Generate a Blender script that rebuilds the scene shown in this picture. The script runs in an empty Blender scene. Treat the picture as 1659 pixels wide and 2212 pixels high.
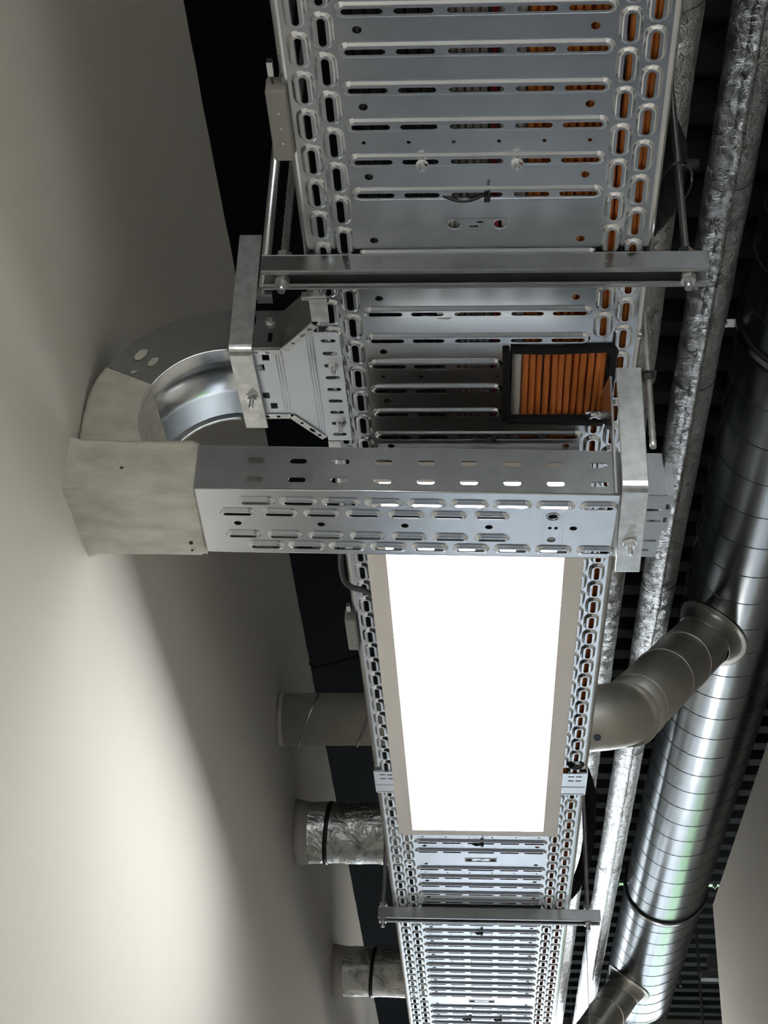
import bpy, bmesh, math, random
from mathutils import Vector, Matrix, noise

random.seed(7)
PI = math.pi
ZT = 2.87                       # height of the cable tray's underside above the floor
sc = bpy.context.scene
C = sc.collection

# ------------------------------------------------------------------ camera, world, light, exposure
FPX, CX, CY = 3476.67, 829.5, 1106.0
PITCH, YAW, ROLL = 0.583244, 0.0761199, 0.0430786
CAM = Vector((0.01102, -1.03149, -1.26944 + ZT))
cp, sp, cyw, syw = math.cos(PITCH), math.sin(PITCH), math.cos(YAW), math.sin(YAW)
fw = Vector((-syw * cp, cyw * cp, sp))
r0 = Vector((cyw, syw, 0.0))
u0 = r0.cross(fw)
rt = math.cos(ROLL) * r0 + math.sin(ROLL) * u0
up = rt.cross(fw)
cam_d = bpy.data.cameras.new('camera')
cam = bpy.data.objects.new('camera', cam_d)
C.objects.link(cam)
M = Matrix((rt, up, -fw)).transposed().to_4x4()
M.translation = CAM
cam.matrix_world = M
cam_d.sensor_fit = 'VERTICAL'
cam_d.sensor_height = 32.0
cam_d.lens = FPX * 32.0 / 2212.0
cam_d.clip_start = 0.02
cam_d.clip_end = 200
sc.camera = cam

world = bpy.data.worlds.new('world')
sc.world = world
world.use_nodes = True
bg = world.node_tree.nodes['Background']
bg.inputs[0].default_value = (0.86, 0.93, 1.0, 1)
bg.inputs[1].default_value = 5.5

PANEL_STRENGTH = 3.7
sc.view_settings.view_transform = 'Standard'
sc.view_settings.look = 'None'
sc.view_settings.gamma = 1.0
sc.view_settings.use_curve_mapping = False
sc.view_settings.exposure = 1.5
sc.cycles.max_bounces = 8
sc.cycles.diffuse_bounces = 4
sc.cycles.glossy_bounces = 5
sc.cycles.transmission_bounces = 4
sc.cycles.sample_clamp_indirect = 10.0
sc.cycles.caustics_reflective = False
sc.cycles.caustics_refractive = False

# daylight enters by the glazed end of the corridor (portal guides the sky's light through it)
pl = bpy.data.lights.new('window_portal', 'AREA')
pl.shape = 'RECTANGLE'
pl.size = 4.0
pl.size_y = 4.0
pl.cycles.is_portal = True
po = bpy.data.objects.new('window_portal', pl)
C.objects.link(po)
po.location = (-0.4, 9.02, 2.1)
po.rotation_euler = (-PI / 2, 0, 0)
pl2 = pl.copy(); pl2.size = 2.6; pl2.size_y = 1.5
po2 = bpy.data.objects.new('window_portal', pl2)
C.objects.link(po2)
po2.location = (0.75, -3.42, 2.55)
po2.rotation_euler = (PI / 2, 0, 0)

# ------------------------------------------------------------------ materials
def nodes(name):
    m = bpy.data.materials.new(name)
    m.use_nodes = True
    return m, m.node_tree.nodes, m.node_tree.links, m.node_tree.nodes['Principled BSDF']

def mat(name, col, rough=0.6, metal=0.0, bump=0.0, bscale=60.0, var=0.0, vscale=8.0, rvar=0.0, stretch=None, spec=0.5):
    m, N, L, b = nodes(name)
    b.inputs['Base Color'].default_value = (*col, 1)
    b.inputs['Roughness'].default_value = rough
    b.inputs['Metallic'].default_value = metal
    b.inputs['Specular IOR Level'].default_value = spec
    tc = N.new('ShaderNodeTexCoord')
    src = tc.outputs['Object']
    if stretch:
        mp = N.new('ShaderNodeMapping')
        mp.inputs['Scale'].default_value = stretch
        L.new(src, mp.inputs[0])
        src = mp.outputs[0]
    if var > 0:
        n = N.new('ShaderNodeTexNoise')
        n.inputs['Scale'].default_value = vscale
        n.inputs['Detail'].default_value = 6
        L.new(src, n.inputs[0])
        cr = N.new('ShaderNodeValToRGB')
        cr.color_ramp.elements[0].position = 0.3
        cr.color_ramp.elements[1].position = 0.7
        cr.color_ramp.elements[0].color = (*[max(0, c * (1 - var)) for c in col], 1)
        cr.color_ramp.elements[1].color = (*[min(1, c * (1 + var)) for c in col], 1)
        L.new(n.outputs[0], cr.inputs[0])
        L.new(cr.outputs[0], b.inputs['Base Color'])
    if rvar > 0:
        n2 = N.new('ShaderNodeTexNoise')
        n2.inputs['Scale'].default_value = vscale * 1.7
        n2.inputs['Detail'].default_value = 4
        L.new(src, n2.inputs[0])
        mr = N.new('ShaderNodeMapRange')
        mr.inputs['To Min'].default_value = max(0.03, rough - rvar)
        mr.inputs['To Max'].default_value = rough + rvar
        L.new(n2.outputs[0], mr.inputs[0])
        L.new(mr.outputs[0], b.inputs['Roughness'])
    if bump > 0:
        n3 = N.new('ShaderNodeTexNoise')
        n3.inputs['Scale'].default_value = bscale
        n3.inputs['Detail'].default_value = 5
        L.new(src, n3.inputs[0])
        bp = N.new('ShaderNodeBump')
        bp.inputs['Strength'].default_value = bump
        bp.inputs['Distance'].default_value = 0.002
        L.new(n3.outputs[0], bp.inputs['Height'])
        L.new(bp.outputs[0], b.inputs['Normal'])
    return m

def foil_mat(name, col, rough, scale, strength):
    m, N, L, b = nodes(name)
    b.inputs['Metallic'].default_value = 1.0
    b.inputs['Roughness'].default_value = rough
    tc = N.new('ShaderNodeTexCoord')
    v = N.new('ShaderNodeTexVoronoi')
    v.inputs['Scale'].default_value = scale
    v.feature = 'SMOOTH_F1'
    n = N.new('ShaderNodeTexNoise')
    n.inputs['Scale'].default_value = scale * 0.8
    n.inputs['Detail'].default_value = 8
    n.inputs['Distortion'].default_value = 1.2
    L.new(tc.outputs['Object'], n.inputs[0])
    mx = N.new('ShaderNodeMixRGB')
    mx.inputs[0].default_value = 0.25
    L.new(tc.outputs['Object'], mx.inputs[1])
    L.new(n.outputs[1], mx.inputs[2])
    L.new(mx.outputs[0], v.inputs[0])
    ad = N.new('ShaderNodeMath')
    ad.operation = 'ADD'
    L.new(v.outputs[0], ad.inputs[0])
    L.new(n.outputs[0], ad.inputs[1])
    bp = N.new('ShaderNodeBump')
    bp.inputs['Strength'].default_value = strength
    bp.inputs['Distance'].default_value = 0.006
    L.new(ad.outputs[0], bp.inputs['Height'])
    L.new(bp.outputs[0], b.inputs['Normal'])
    cr = N.new('ShaderNodeValToRGB')
    cr.color_ramp.elements[0].position = 0.32
    cr.color_ramp.elements[1].position = 0.55
    cr.color_ramp.elements[0].color = (*[c * 0.55 for c in col], 1)
    cr.color_ramp.elements[1].color = (*col, 1)
    L.new(n.outputs[0], cr.inputs[0])
    L.new(cr.outputs[0], b.inputs['Base Color'])
    return m

def emis(name, col, s):
    m, N, L, b = nodes(name)
    b.inputs['Base Color'].default_value = (0.9, 0.9, 0.9, 1)
    b.inputs['Emission Color'].default_value = (*col, 1)
    b.inputs['Emission Strength'].default_value = s
    return m

def glass_mat(name):
    m, N, L, b = nodes(name)
    b.inputs['Base Color'].default_value = (1, 1, 1, 1)
    b.inputs['Roughness'].default_value = 0.0
    b.inputs['Transmission Weight'].default_value = 1.0
    b.inputs['IOR'].default_value = 1.01
    return m

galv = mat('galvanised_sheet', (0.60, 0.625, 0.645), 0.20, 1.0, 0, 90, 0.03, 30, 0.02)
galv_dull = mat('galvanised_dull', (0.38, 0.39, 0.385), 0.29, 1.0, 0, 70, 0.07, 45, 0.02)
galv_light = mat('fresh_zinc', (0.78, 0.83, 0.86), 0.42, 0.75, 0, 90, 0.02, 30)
galv_hot = mat('hot_dip_zinc', (0.70, 0.71, 0.69), 0.36, 0.95, 0.30, 60, 0.18, 70, 0.08)
galv_duct = mat('spiral_duct_zinc', (0.38, 0.40, 0.41), 0.25, 1.0, 0, 40, 0.05, 14, 0.03)
galv_branch = mat('duct_zinc_matt', (0.72, 0.70, 0.635), 0.48, 0.70, 0, 40, 0.06, 20, 0.04)
bright_zinc = mat('bright_zinc', (0.78, 0.79, 0.80), 0.22, 1.0)
foil = foil_mat('aluminium_foil', (0.56, 0.555, 0.54), 0.29, 42.0, 0.75)
foil_flat = foil_mat('aluminium_foil_matt', (0.74, 0.73, 0.68), 0.36, 26.0, 0.7)
rubber = mat('black_rubber', (0.012, 0.013, 0.014), 0.55, 0, 0.2, 80)
black_pl = mat('black_plastic', (0.010, 0.010, 0.011), 0.35)
trim_pl = mat('dark_edge_trim', (0.014, 0.015, 0.016), 0.7, spec=0.2)
orange = mat('orange_sheath', (0.98, 0.31, 0.075), 0.6, 0, 0.05, 200, 0.06, 60)
red_c = mat('red_sheath', (0.40, 0.03, 0.03), 0.5)
white_c = mat('white_sheath', (0.80, 0.80, 0.78), 0.5)
grey_c = mat('grey_sheath', (0.58, 0.58, 0.54), 0.5)
dark_c = mat('charcoal_sheath', (0.055, 0.058, 0.06), 0.5)
box_pl = mat('grey_plastic', (0.33, 0.33, 0.31), 0.6, 0, 0.1, 120)
dot_pl = mat('pale_screw', (0.85, 0.85, 0.82), 0.4)
frame_m = mat('cream_white_frame', (0.95, 0.91, 0.86), 0.5)
wall_m = mat('white_wall_paint', (0.82, 0.80, 0.75), 0.85, 0, 0.12, 55, 0.015, 3)
plaster_m = mat('plaster', (0.73, 0.725, 0.665), 0.85, 0, 1.0, 45, 0.17, 22, 0, (1, 2.2, 2.2))
deck_m = mat('dark_deck', (0.036, 0.041, 0.044), 0.75, 0.0, spec=0.15)
dark_wall = mat('near_black_matt', (0.006, 0.008, 0.009), 0.95, 0, 0.4, 20, spec=0.08)
floor_m = mat('floor_vinyl', (0.215, 0.245, 0.29), 0.35, 0, 0.05, 30, 0.05, 4)
alu_frame = mat('grey_window_frame', (0.25, 0.26, 0.27), 0.5)
leaf_m = mat('hedge_leaf', (0.09, 0.22, 0.05), 0.7, 0, 0.5, 10, 0.4, 6)
panel_e = emis('led_diffuser', (1.0, 0.985, 0.965), PANEL_STRENGTH)
glass = glass_mat('window_glass')
blue_m = mat('screw_steel', (0.16, 0.19, 0.30), 0.4, 0.6)
seam_m = mat('dark_seam', (0.10, 0.11, 0.11), 0.5, 0.6)  # even dark grey for the thin spiral seam lines
ink = mat('dark_print', (0.06, 0.06, 0.06), 0.7)

# ------------------------------------------------------------------ mesh builder
class MB:
    def __init__(s):
        s.v = []; s.f = []; s.sm = []
    def add(s, vs, fs, smooth=False):
        o = len(s.v)
        s.v += [tuple(v) for v in vs]
        s.f += [tuple(i + o for i in f) for f in fs]
        s.sm += [smooth] * len(fs)
        return s
    def box(s, x0, x1, y0, y1, z0, z1):
        v = [(x, y, z) for x in (x0, x1) for y in (y0, y1) for z in (z0, z1)]
        return s.add(v, [(0, 1, 3, 2), (4, 6, 7, 5), (0, 4, 5, 1), (2, 3, 7, 6), (0, 2, 6, 4), (1, 5, 7, 3)])
    def obox(s, fn, x0, x1, y0, y1, z0, z1):
        v = [fn(x, y, z) for x in (x0, x1) for y in (y0, y1) for z in (z0, z1)]
        return s.add(v, [(0, 1, 3, 2), (4, 6, 7, 5), (0, 4, 5, 1), (2, 3, 7, 6), (0, 2, 6, 4), (1, 5, 7, 3)])
    def tube(s, pts, r, n=12, caps=True, smooth=True, rfn=None):
        pts = [Vector(p) for p in pts]
        rings = []
        prev = None
        for i, p in enumerate(pts):
            if i == 0: t = pts[1] - pts[0]
            elif i == len(pts) - 1: t = pts[-1] - pts[-2]
            else: t = (pts[i + 1] - p).normalized() + (p - pts[i - 1]).normalized()
            t.normalize()
            if prev is None:
                a = Vector((0, 0, 1)) if abs(t.z) < 0.9 else Vector((1, 0, 0))
                a = (a - t * a.dot(t)).normalized()
            else:
                a = (prev - t * prev.dot(t)).normalized()
            prev = a
            b = t.cross(a)
            rr = r[i] if isinstance(r, (list, tuple)) else r
            ring = []
            for k in range(n):
                th = 2 * PI * k / n
                q = rr * (rfn(i, k, p, th) if rfn else 1.0)
                ring.append(p + a * (math.cos(th) * q) + b * (math.sin(th) * q))
            rings.append(ring)
        vs = [v for ring in rings for v in ring]
        fs = []
        for i in range(len(pts) - 1):
            for k in range(n):
                k2 = (k + 1) % n
                fs.append((i * n + k, i * n + k2, (i + 1) * n + k2, (i + 1) * n + k))
        o = len(s.v)
        s.add(vs, fs, smooth)
        if caps:
            s.f.append(tuple(o + k for k in reversed(range(n)))); s.sm.append(False)
            s.f.append(tuple(o + (len(pts) - 1) * n + k for k in range(n))); s.sm.append(False)
        return s
    def prism(s, poly, fn, w0, w1):
        n = len(poly)
        vs = [fn(u, v, w0) for u, v in poly] + [fn(u, v, w1) for u, v in poly]
        fs = [tuple(reversed(range(n))), tuple(range(n, 2 * n))] + [(i, (i + 1) % n, n + (i + 1) % n, n + i) for i in range(n)]
        return s.add(vs, fs)
    def fix(s, me):
        bm = bmesh.new(); bm.from_mesh(me)
        bmesh.ops.recalc_face_normals(bm, faces=bm.faces)
        bm.to_mesh(me); bm.free()

def obj(name, mb, m, parent=None, origin=None, fix=True):
    """one mesh object; vertices are given in tray coordinates (z = 0 at the tray's underside)"""
    if parent is not None:
        o0 = parent['_o']
    elif origin is not None:
        o0 = origin
    else:
        xs = [v[0] for v in mb.v]; ys = [v[1] for v in mb.v]; zs = [v[2] for v in mb.v]
        o0 = ((min(xs) + max(xs)) / 2, (min(ys) + max(ys)) / 2, min(zs))
    me = bpy.data.meshes.new(name)
    me.from_pydata([(v[0] - o0[0], v[1] - o0[1], v[2] - o0[2]) for v in mb.v], [], mb.f)
    me.polygons.foreach_set('use_smooth', mb.sm)
    me.materials.append(m)
    if fix: mb.fix(me)
    o = bpy.data.objects.new(name, me)
    C.objects.link(o)
    o['_o'] = list(o0)
    if parent is not None:
        o.parent = parent
    else:
        o.location = (o0[0], o0[1], o0[2] + ZT)
    return o

def thing(name, label, cat, at, group=None):
    o = bpy.data.objects.new(name, None)
    C.objects.link(o)
    o.empty_display_size = 0.05
    o.location = (at[0], at[1], at[2] + ZT)
    o['_o'] = list(at)
    o['label'] = label; o['category'] = cat
    if group: o['group'] = group
    return o

def tag(o, label, cat, group=None, kind=None):
    if label: o['label'] = label
    if cat: o['category'] = cat
    if group: o['group'] = group
    if kind: o['kind'] = kind
    return o

def struct(name, mb, m, label=None):
    o = obj(name, mb, m)
    o['kind'] = 'structure'
    if label: o['label'] = label
    return o

def dup(root, delta, label=None, group=None):
    r = root.copy(); C.objects.link(r)
    r.location = root.location + Vector(delta)
    if label: r['label'] = label
    if group: r['group'] = group
    for ch in [c for c in bpy.data.objects if c.parent == root]:
        c = ch.copy(); C.objects.link(c); c.parent = r
        for g in [x for x in bpy.data.objects if x.parent == ch]:
            d = g.copy(); C.objects.link(d); d.parent = c
    return r

def solid(o, t, off=0.0):
    md = o.modifiers.new('thickness', 'SOLIDIFY')
    md.thickness = t; md.offset = off
    return o

def bevel(o, w, seg=2):
    md = o.modifiers.new('bevel', 'BEVEL')
    md.width = w; md.segments = seg; md.limit_method = 'ANGLE'
    return o

# ------------------------------------------------------------------ perforated sheet with pressed slots
def stadium(cu, cv, ax, L, R, n=6):
    """closed loop of a slot: half length L (with its round ends), radius R"""
    pts = []
    s = max(0.0, L - R)
    for k in range(n + 1):
        a = -PI / 2 + PI * k / n
        pts.append((s + R * math.cos(a), R * math.sin(a)))
    for k in range(n + 1):
        a = PI / 2 + PI * k / n
        pts.append((-s + R * math.cos(a), R * math.sin(a)))
    if s < 1e-6:
        pts = [(R * math.cos(2 * PI * k / (2 * n)), R * math.sin(2 * PI * k / (2 * n))) for k in range(2 * n)]
    if ax == 'v':
        pts = [(-b, a) for a, b in pts]
    return [(cu + a, cv + b) for a, b in pts]

def rect(u0, u1, v0, v1):
    return [(u0, v0), (u1, v0), (u1, v1), (u0, v1)]

def fill(bm, loops, w):
    es = []; out = []
    for lp in loops:
        vs = [bm.verts.new((a, b, w)) for a, b in lp]
        out.append(vs)
        for i in range(len(vs)):
            es.append(bm.edges.new((vs[i], vs[(i + 1) % len(vs)])))
    bmesh.ops.triangle_fill(bm, use_beauty=True, use_dissolve=False, edges=es)
    return out

RING = ((0.0, 0.0), (0.0010, 0.0007), (0.0032, 0.0033), (0.0042, 0.0038))

def template(outline, features):
    """features: ('hole', loopargs) plain holes; ('press', loopargs, [inner loops]) pressed-out slots"""
    bm = bmesh.new()
    loops = [outline]
    for f in features:
        loops.append(f[1] if f[0] == 'poly' else stadium(*f[1]))
    fill(bm, loops, 0.0)
    for f in features:
        if f[0] != 'press': continue
        cu, cv, ax, L, R = f[1]
        k = f[3] if len(f) > 3 else 1.0
        prev = None
        for (off, dep) in RING:
            off *= k; dep *= k
            lp = [bm.verts.new((a, b, -dep)) for a, b in stadium(cu, cv, ax, L - off, R - off)]
            if prev:
                n = len(lp)
                for i in range(n):
                    bm.faces.new((prev[i], prev[(i + 1) % n], lp[(i + 1) % n], lp[i]))
            prev = lp
        off, dep = RING[-1]
        off *= k; dep *= k
        fill(bm, [stadium(cu, cv, ax, L - off, R - off)] + [stadium(*q) for q in f[2]], -dep)
    bmesh.ops.remove_doubles(bm, verts=bm.verts, dist=1e-5)
    bmesh.ops.recalc_face_normals(bm, faces=bm.faces)
    bm.verts.index_update()
    v = [tuple(x.co) for x in bm.verts]
    f = [tuple(x.index for x in fc.verts) for fc in bm.faces]
    bm.free()
    return v, f

def stamp(mb, tp, fn, du=0.0, dv=0.0):
    mb.add([fn(a + du, b + dv, c) for a, b, c in tp[0]], tp[1])

ident = lambda u, v, w: (u, v, w)

# ------------------------------------------------------------------ the setting
YB, YE = -3.4, 9.0
XL, XR = -0.48, 0.85
WT = 0.845                     # top of the partition walls above the tray's underside
mb = MB(); mb.box(-2.6, 4.6, YB - 0.1, YE + 0.15, -ZT - 0.1, -ZT); struct('floor', mb, floor_m)
mb = MB(); mb.box(-30, 30, YE + 0.15, YE + 40, -ZT - 0.15, -ZT - 0.05); struct('ground', mb, mat('outdoor_paving', (0.12, 0.125, 0.13), 0.9, 0, 0, 10, 0.2, 0.8))
# left partition, its top edge a little uneven
mb = MB(); n = 240
top = []
for i in range(n + 1):
    y = YB + (7.2 - YB) * i / n
    top.append((y, WT + 0.006 * noise.noise(Vector((y * 9.0, 0.3, 0.1))) + 0.004 * noise.noise(Vector((y * 31.0, 0.3, 0.1)))))
vs = []; fs = []
for (y, z) in top:
    vs += [(XL, y, -ZT), (XL, y, z), (XL - 0.12, y, z), (XL - 0.12, y, -ZT)]
for i in range(n):
    for k in range(4):
        k2 = (k + 1) % 4
        fs.append((i * 4 + k, i * 4 + k2, i * 4 + 4 + k2, i * 4 + 4 + k))
fs += [(0, 1, 2, 3), tuple(n * 4 + k for k in (3, 2, 1, 0))]
mb.add(vs, fs); struct('wall_left', mb, wall_m)
mb = MB(); mb.box(XR, XR + 0.12, YB, 4.80, -ZT, WT); struct('wall_right', mb, wall_m)
mb = MB(); mb.box(XR + 0.12, 4.5, 4.68, 4.80, -ZT, WT); struct('wall_return', mb, wall_m)
mb = MB(); mb.box(4.5, 4.6, YB, YE, -ZT, 1.5); struct('wall_far_right', mb, wall_m)
mb = MB(); mb.box(-2.6, -2.5, YB, YE, -ZT, 1.5); struct('wall_far_left', mb, dark_wall)
mb = MB()
mb.box(-2.6, XL, YB - 0.1, YB, -ZT, 1.5); mb.box(2.0, 4.6, YB - 0.1, YB, -ZT, 1.5)
mb.box(XL, 2.0, YB - 0.1, YB, -ZT + 3.3, 1.5); mb.box(XL, 2.0, YB - 0.1, YB, -ZT, -ZT + 1.8)
struct('wall_back', mb, wall_m)
mb = MB()
for x in (XL, XR - 0.03, 1.94): mb.box(x, x + 0.06, YB - 0.08, YB - 0.03, -ZT + 1.8, -ZT + 3.3)
mb.box(XL, 2.0, YB - 0.08, YB - 0.03, -ZT + 1.8, -ZT + 1.85)
wb = struct('window_added', mb, alu_frame)  # unseen back window, put in and sized to brighten the near end
mb = MB(); mb.box(XL, 2.0, YB - 0.058, YB - 0.052, -ZT + 1.8, -ZT + 3.3); obj('pane', mb, glass, wb)
# end wall with a wide glazed opening
mb = MB()
mb.box(-2.6, -2.4, YE, YE + 0.15, -ZT, 1.5)
mb.box(1.6, 4.6, YE, YE + 0.15, -ZT, 1.5)
mb.box(-2.4, 1.6, YE, YE + 0.15, -ZT, -ZT + 0.1)
mb.box(-2.4, 1.6, YE, YE + 0.15, -ZT + 4.05, 1.5)
struct('wall_end', mb, wall_m)
mb = MB()
z0, z1 = -ZT + 0.1, -ZT + 4.05
mb.box(-2.4, 1.6, YE + 0.04, YE + 0.1, z0, z0 + 0.06)
mb.box(-2.4, 1.6, YE + 0.04, YE + 0.1, z1 - 0.06, z1)
mb.box(-2.4, 1.6, YE + 0.04, YE + 0.1, z0 + 0.95, z0 + 1.0)
for x in (-2.4, -1.4, -0.4, 0.6, 1.54):
    mb.box(x, x + 0.06, YE + 0.04, YE + 0.1, z0, z1)
wf = struct('window_1', mb, alu_frame)
mb = MB(); mb.box(-2.4, 1.6, YE + 0.066, YE + 0.072, z0, z1)
obj('pane', mb, glass, wf)
# roof deck: trapezoid ribs running across
mb = MB(); P = 0.147; prof = []
ny = int((YE - YB) / P) + 1
for i in range(ny):
    y = YB + i * P
    prof += [(y, 1.45), (y + 0.06, 1.45), (y + 0.078, 1.515), (y + 0.129, 1.515)]
vs = []; fs = []
for (y, z) in prof:
    vs += [(-2.6, y, z), (4.6, y, z)]
for i in range(len(prof) - 1):
    fs.append((2 * i, 2 * i + 1, 2 * i + 3, 2 * i + 2))
mb.add(vs, fs)
mb.box(-2.6, 4.6, YB - 0.1, YE + 0.15, 1.53, 1.56)
struct('ceiling', mb, deck_m)
mb = MB(); mb.box(-2.5, -0.05, YB, YE, 1.42, 1.445); struct('ceiling', mb, dark_wall)  # near-black sheet added to keep the left void plain and dark
# hedge outside the glazed end
mb = MB()
for i in range(8):
    c = Vector((1.5 + i * 0.62, 12.0 + 0.3 * math.sin(i * 1.7), -ZT + 0.75 + 0.2 * math.sin(i * 2.3)))
    bm = bmesh.new(); bmesh.ops.create_icosphere(bm, subdivisions=4, radius=0.62)
    for v in bm.verts:
        v.co *= 1 + 0.35 * noise.noise(v.co * 5 + c * 3)
        v.co.z *= 1.2
    bm.verts.index_update()
    mb.add([tuple(v.co + c) for v in bm.verts], [tuple(x.index for x in f.verts) for f in bm.faces]); bm.free()
tag(obj('hedge', mb, leaf_m), 'green clipped hedge growing outside the glazed corridor end', 'hedge', kind='stuff')

# ------------------------------------------------------------------ perforated cable trays
XO, XI, XC = 0.192, 0.1645, 0.1395      # outer band / inner band / centre limits
slot_outer = template(rect(XI, XO, 0.0235, 0.0735), [('press', (0.1765, 0.0485, 'v', 0.0238, 0.0117), [(0.1765, 0.0485, 'v', 0.0172, 0.0040)])])
slot_inner = template(rect(XC, XI, 0.0, 0.05), [('press', (0.1515, 0.025, 'v', 0.0238, 0.0115), [(0.1515, 0.025, 'v', 0.0172, 0.0040)])])
RIB = [(-0.1105, 0.0205), (-0.060, 0.0195), (0.0005, 0.0280), (0.0600, 0.0195), (0.1105, 0.0205)]
cache = {}
def centre(rib, rnd, sml):
    key = (rib, rnd, sml)
    if key not in cache:
        f = []
        if rib:
            f.append(('press', (0.0, 0.0, 'u', 0.1380, 0.0100), [(c, 0.0, 'u', h, 0.0034) for c, h in RIB]))
        if rnd:
            for s in (-1, 1): f.append(('hole', (s * 0.117, -0.025, 'u', 0.0048, 0.0048)))
        if sml:
            for k in range(6): f.append(('hole', (-0.1195 + k * 0.0478, -0.025, 'u', 0.0023, 0.0023)))
        if not rib:
            for s in (-1, 1): f.append(('hole', (s * 0.0255, 0.0, 'u', 0.0062, 0.0062)))
            f.append(('hole', (-0.0035, 0.0035, 'u', 0.0052, 0.0015)))
            f.append(('hole', (0.0035, -0.0035, 'u', 0.0040, 0.0013)))
        cache[key] = template(rect(-XC, XC, -0.035, 0.015), f)
    return cache[key]

def tray(y0, y1, phase, punch, rnd_mod, sml_mod, window=None):
    mb = MB()
    mir = lambda u, v, w: (-u, v, w)
    k0, k1 = round(y0 / 0.05), round(y1 / 0.05)
    for k in range(k0, k1):
        y = k * 0.05 + phase
        for fn, right in ((mir, False), (ident, True)):
            stamp(mb, slot_outer, fn, 0, y)
            if not (right and window and window[0] <= k <= window[1]):
                stamp(mb, slot_inner, fn, 0, y)
    for n_ in range(k0, k1 + 1):
        if window and n_ in (11, 12, 13): continue
        stamp(mb, centre((n_ % 20) != punch, n_ % 2 == rnd_mod, n_ % 4 == sml_mod), ident, 0, n_ * 0.05 + phase)
    if window:
        WX = 0.036
        f = []
        for n_ in (11, 12, 13):
            yy = n_ * 0.05
            f.append(('press', ((-0.1375 + 0.031) / 2, yy, 'u', (0.031 + 0.1375) / 2, 0.0100), [(-0.1105, yy, 'u', 0.0205, 0.0034), (-0.060, yy, 'u', 0.0195, 0.0034), (-0.0015, yy, 'u', 0.026, 0.0034)]))
            if n_ % 2 == rnd_mod: f.append(('hole', (-0.117, yy - 0.025, 'u', 0.0048, 0.0048)))
            if n_ % 4 == sml_mod:
                for q in range(4): f.append(('hole', (-0.1195 + q * 0.0478, yy - 0.025, 'u', 0.0023, 0.0023)))
        stamp(mb, template(rect(-XC, WX, 0.515, 0.665), f), ident)
        mb.add([(WX, 0.515, 0), (XC, 0.515, 0), (XC, 0.524, 0), (WX, 0.524, 0)], [(0, 1, 2, 3)])
        mb.add([(XC, 0.50, 0), (XI, 0.50, 0), (XI, 0.524, 0), (XC, 0.524, 0)], [(0, 1, 2, 3)])
        mb.add([(WX, 0.655, 0), (XC, 0.655, 0), (XC, 0.665, 0), (WX, 0.665, 0)], [(0, 1, 2, 3)])
    # rims, rounded corner and upright sides
    ya, yb = k0 * 0.05 + phase, k1 * 0.05 + phase
    for s in (-1, 1):
        pr = [(XO, 0.0)] + [(XO + 0.008 * math.sin(a), 0.008 - 0.008 * math.cos(a)) for a in [PI / 2 * k / 5 for k in range(1, 6)]] + [(0.2, 0.058), (0.199, 0.060), (0.190, 0.060), (0.189, 0.057)]
        vs = []
        for (x, z) in pr: vs += [(s * x, ya + 0.02, z), (s * x, yb + 0.02, z)]
        mb.add(vs, [(2 * i, 2 * i + 1, 2 * i + 3, 2 * i + 2) for i in range(len(pr) - 1)])
    return mb

T1 = thing('cable_tray', 'near perforated galvanised cable tray overhead, running to behind the lit panel', 'cable tray', (0, 0.6, 0), 'perforated cable trays end to end')
solid(obj('tray_body', tray(-0.6, 1.75, 0.0, 6, 1, 0, (10, 12)), galv, T1, fix=False), 0.0011)
T2 = thing('cable_tray', 'far bright perforated cable tray running beyond the lit panel to the corridor end', 'cable tray', (0, 3.2, 0), 'perforated cable trays end to end')
solid(obj('tray_body', tray(1.80, 4.4, 0.02, 4, 1, 2), galv, T2, fix=False), 0.0011)
for T, ys in ((T1, (0.3,)), (T2, (2.22, 3.22))):
    for yy in ys:
        mb = MB()
        for (a, b, c, d) in ((-0.034, 0.034, 0.0085, 0.0093), (-0.034, 0.034, -0.0093, -0.0085), (-0.0345, -0.0337, -0.0093, 0.0093), (0.0337, 0.0345, -0.0093, 0.0093)):
            mb.box(a, b, yy + c, yy + d, -0.0016, -0.0004)
        for s in (-1, 1):
            mb.tube([(s * 0.0255 + 0.0078 * math.cos(t), yy + 0.0078 * math.sin(t), -0.001) for t in [2 * PI * k / 20 for k in range(21)]], 0.0006, 5)
        obj('embossed_mark', mb, galv, T)
for (x, y, L, w) in ((-0.0350, 0.4520, 0.0135, 0.0020), (-0.0590, 0.4570, 0.0085, 0.0020), (-0.0390, 0.4600, 0.0090, 0.0023)):
    mb = MB(); vs = []
    for k in range(18):
        th = 2 * PI * k / 18; q_ = 1 + 0.5 * noise.noise(Vector((math.cos(th) * 2, math.sin(th) * 2, x * 90)))
        vs.append((x + L * math.cos(th) * q_, y + w * math.sin(th) * q_, -0.0008))
    mb.add(vs + [(a, b, -0.0014) for a, b, c in vs], [tuple(range(18)), tuple(range(35, 17, -1))] + [(k, (k + 1) % 18, 18 + (k + 1) % 18, 18 + k) for k in range(18)])
    obj('paint_smear', mb, white_c, T1)
# joint plate between the two lengths
mb = MB()
plate = template(rect(-0.199, 0.199, 1.765, 1.862), [('hole', (s * 0.178 + a, 1.79 + b, 'u', 0.006, 0.0022)) for s in (-1, 1) for a in (-0.007, 0.007) for b in (-0.009, 0.009)])
stamp(mb, plate, lambda u, v, w: (u, v, w - 0.0048))
for yy in (1.765, 1.828, 1.860): mb.box(-0.199, 0.199, yy, yy + 0.0025, -0.0062, -0.0040)
mb.box(-0.201, -0.199, 1.765, 1.862, -0.0048, 0.055); mb.box(0.199, 0.201, 1.765, 1.862, -0.0048, 0.055)
J = obj('joint_plate', mb, galv); solid(J, 0.001)
tag(J, 'smooth joint plate with tiny slots under the tray seam beside the panel', 'joint plate')
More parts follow.
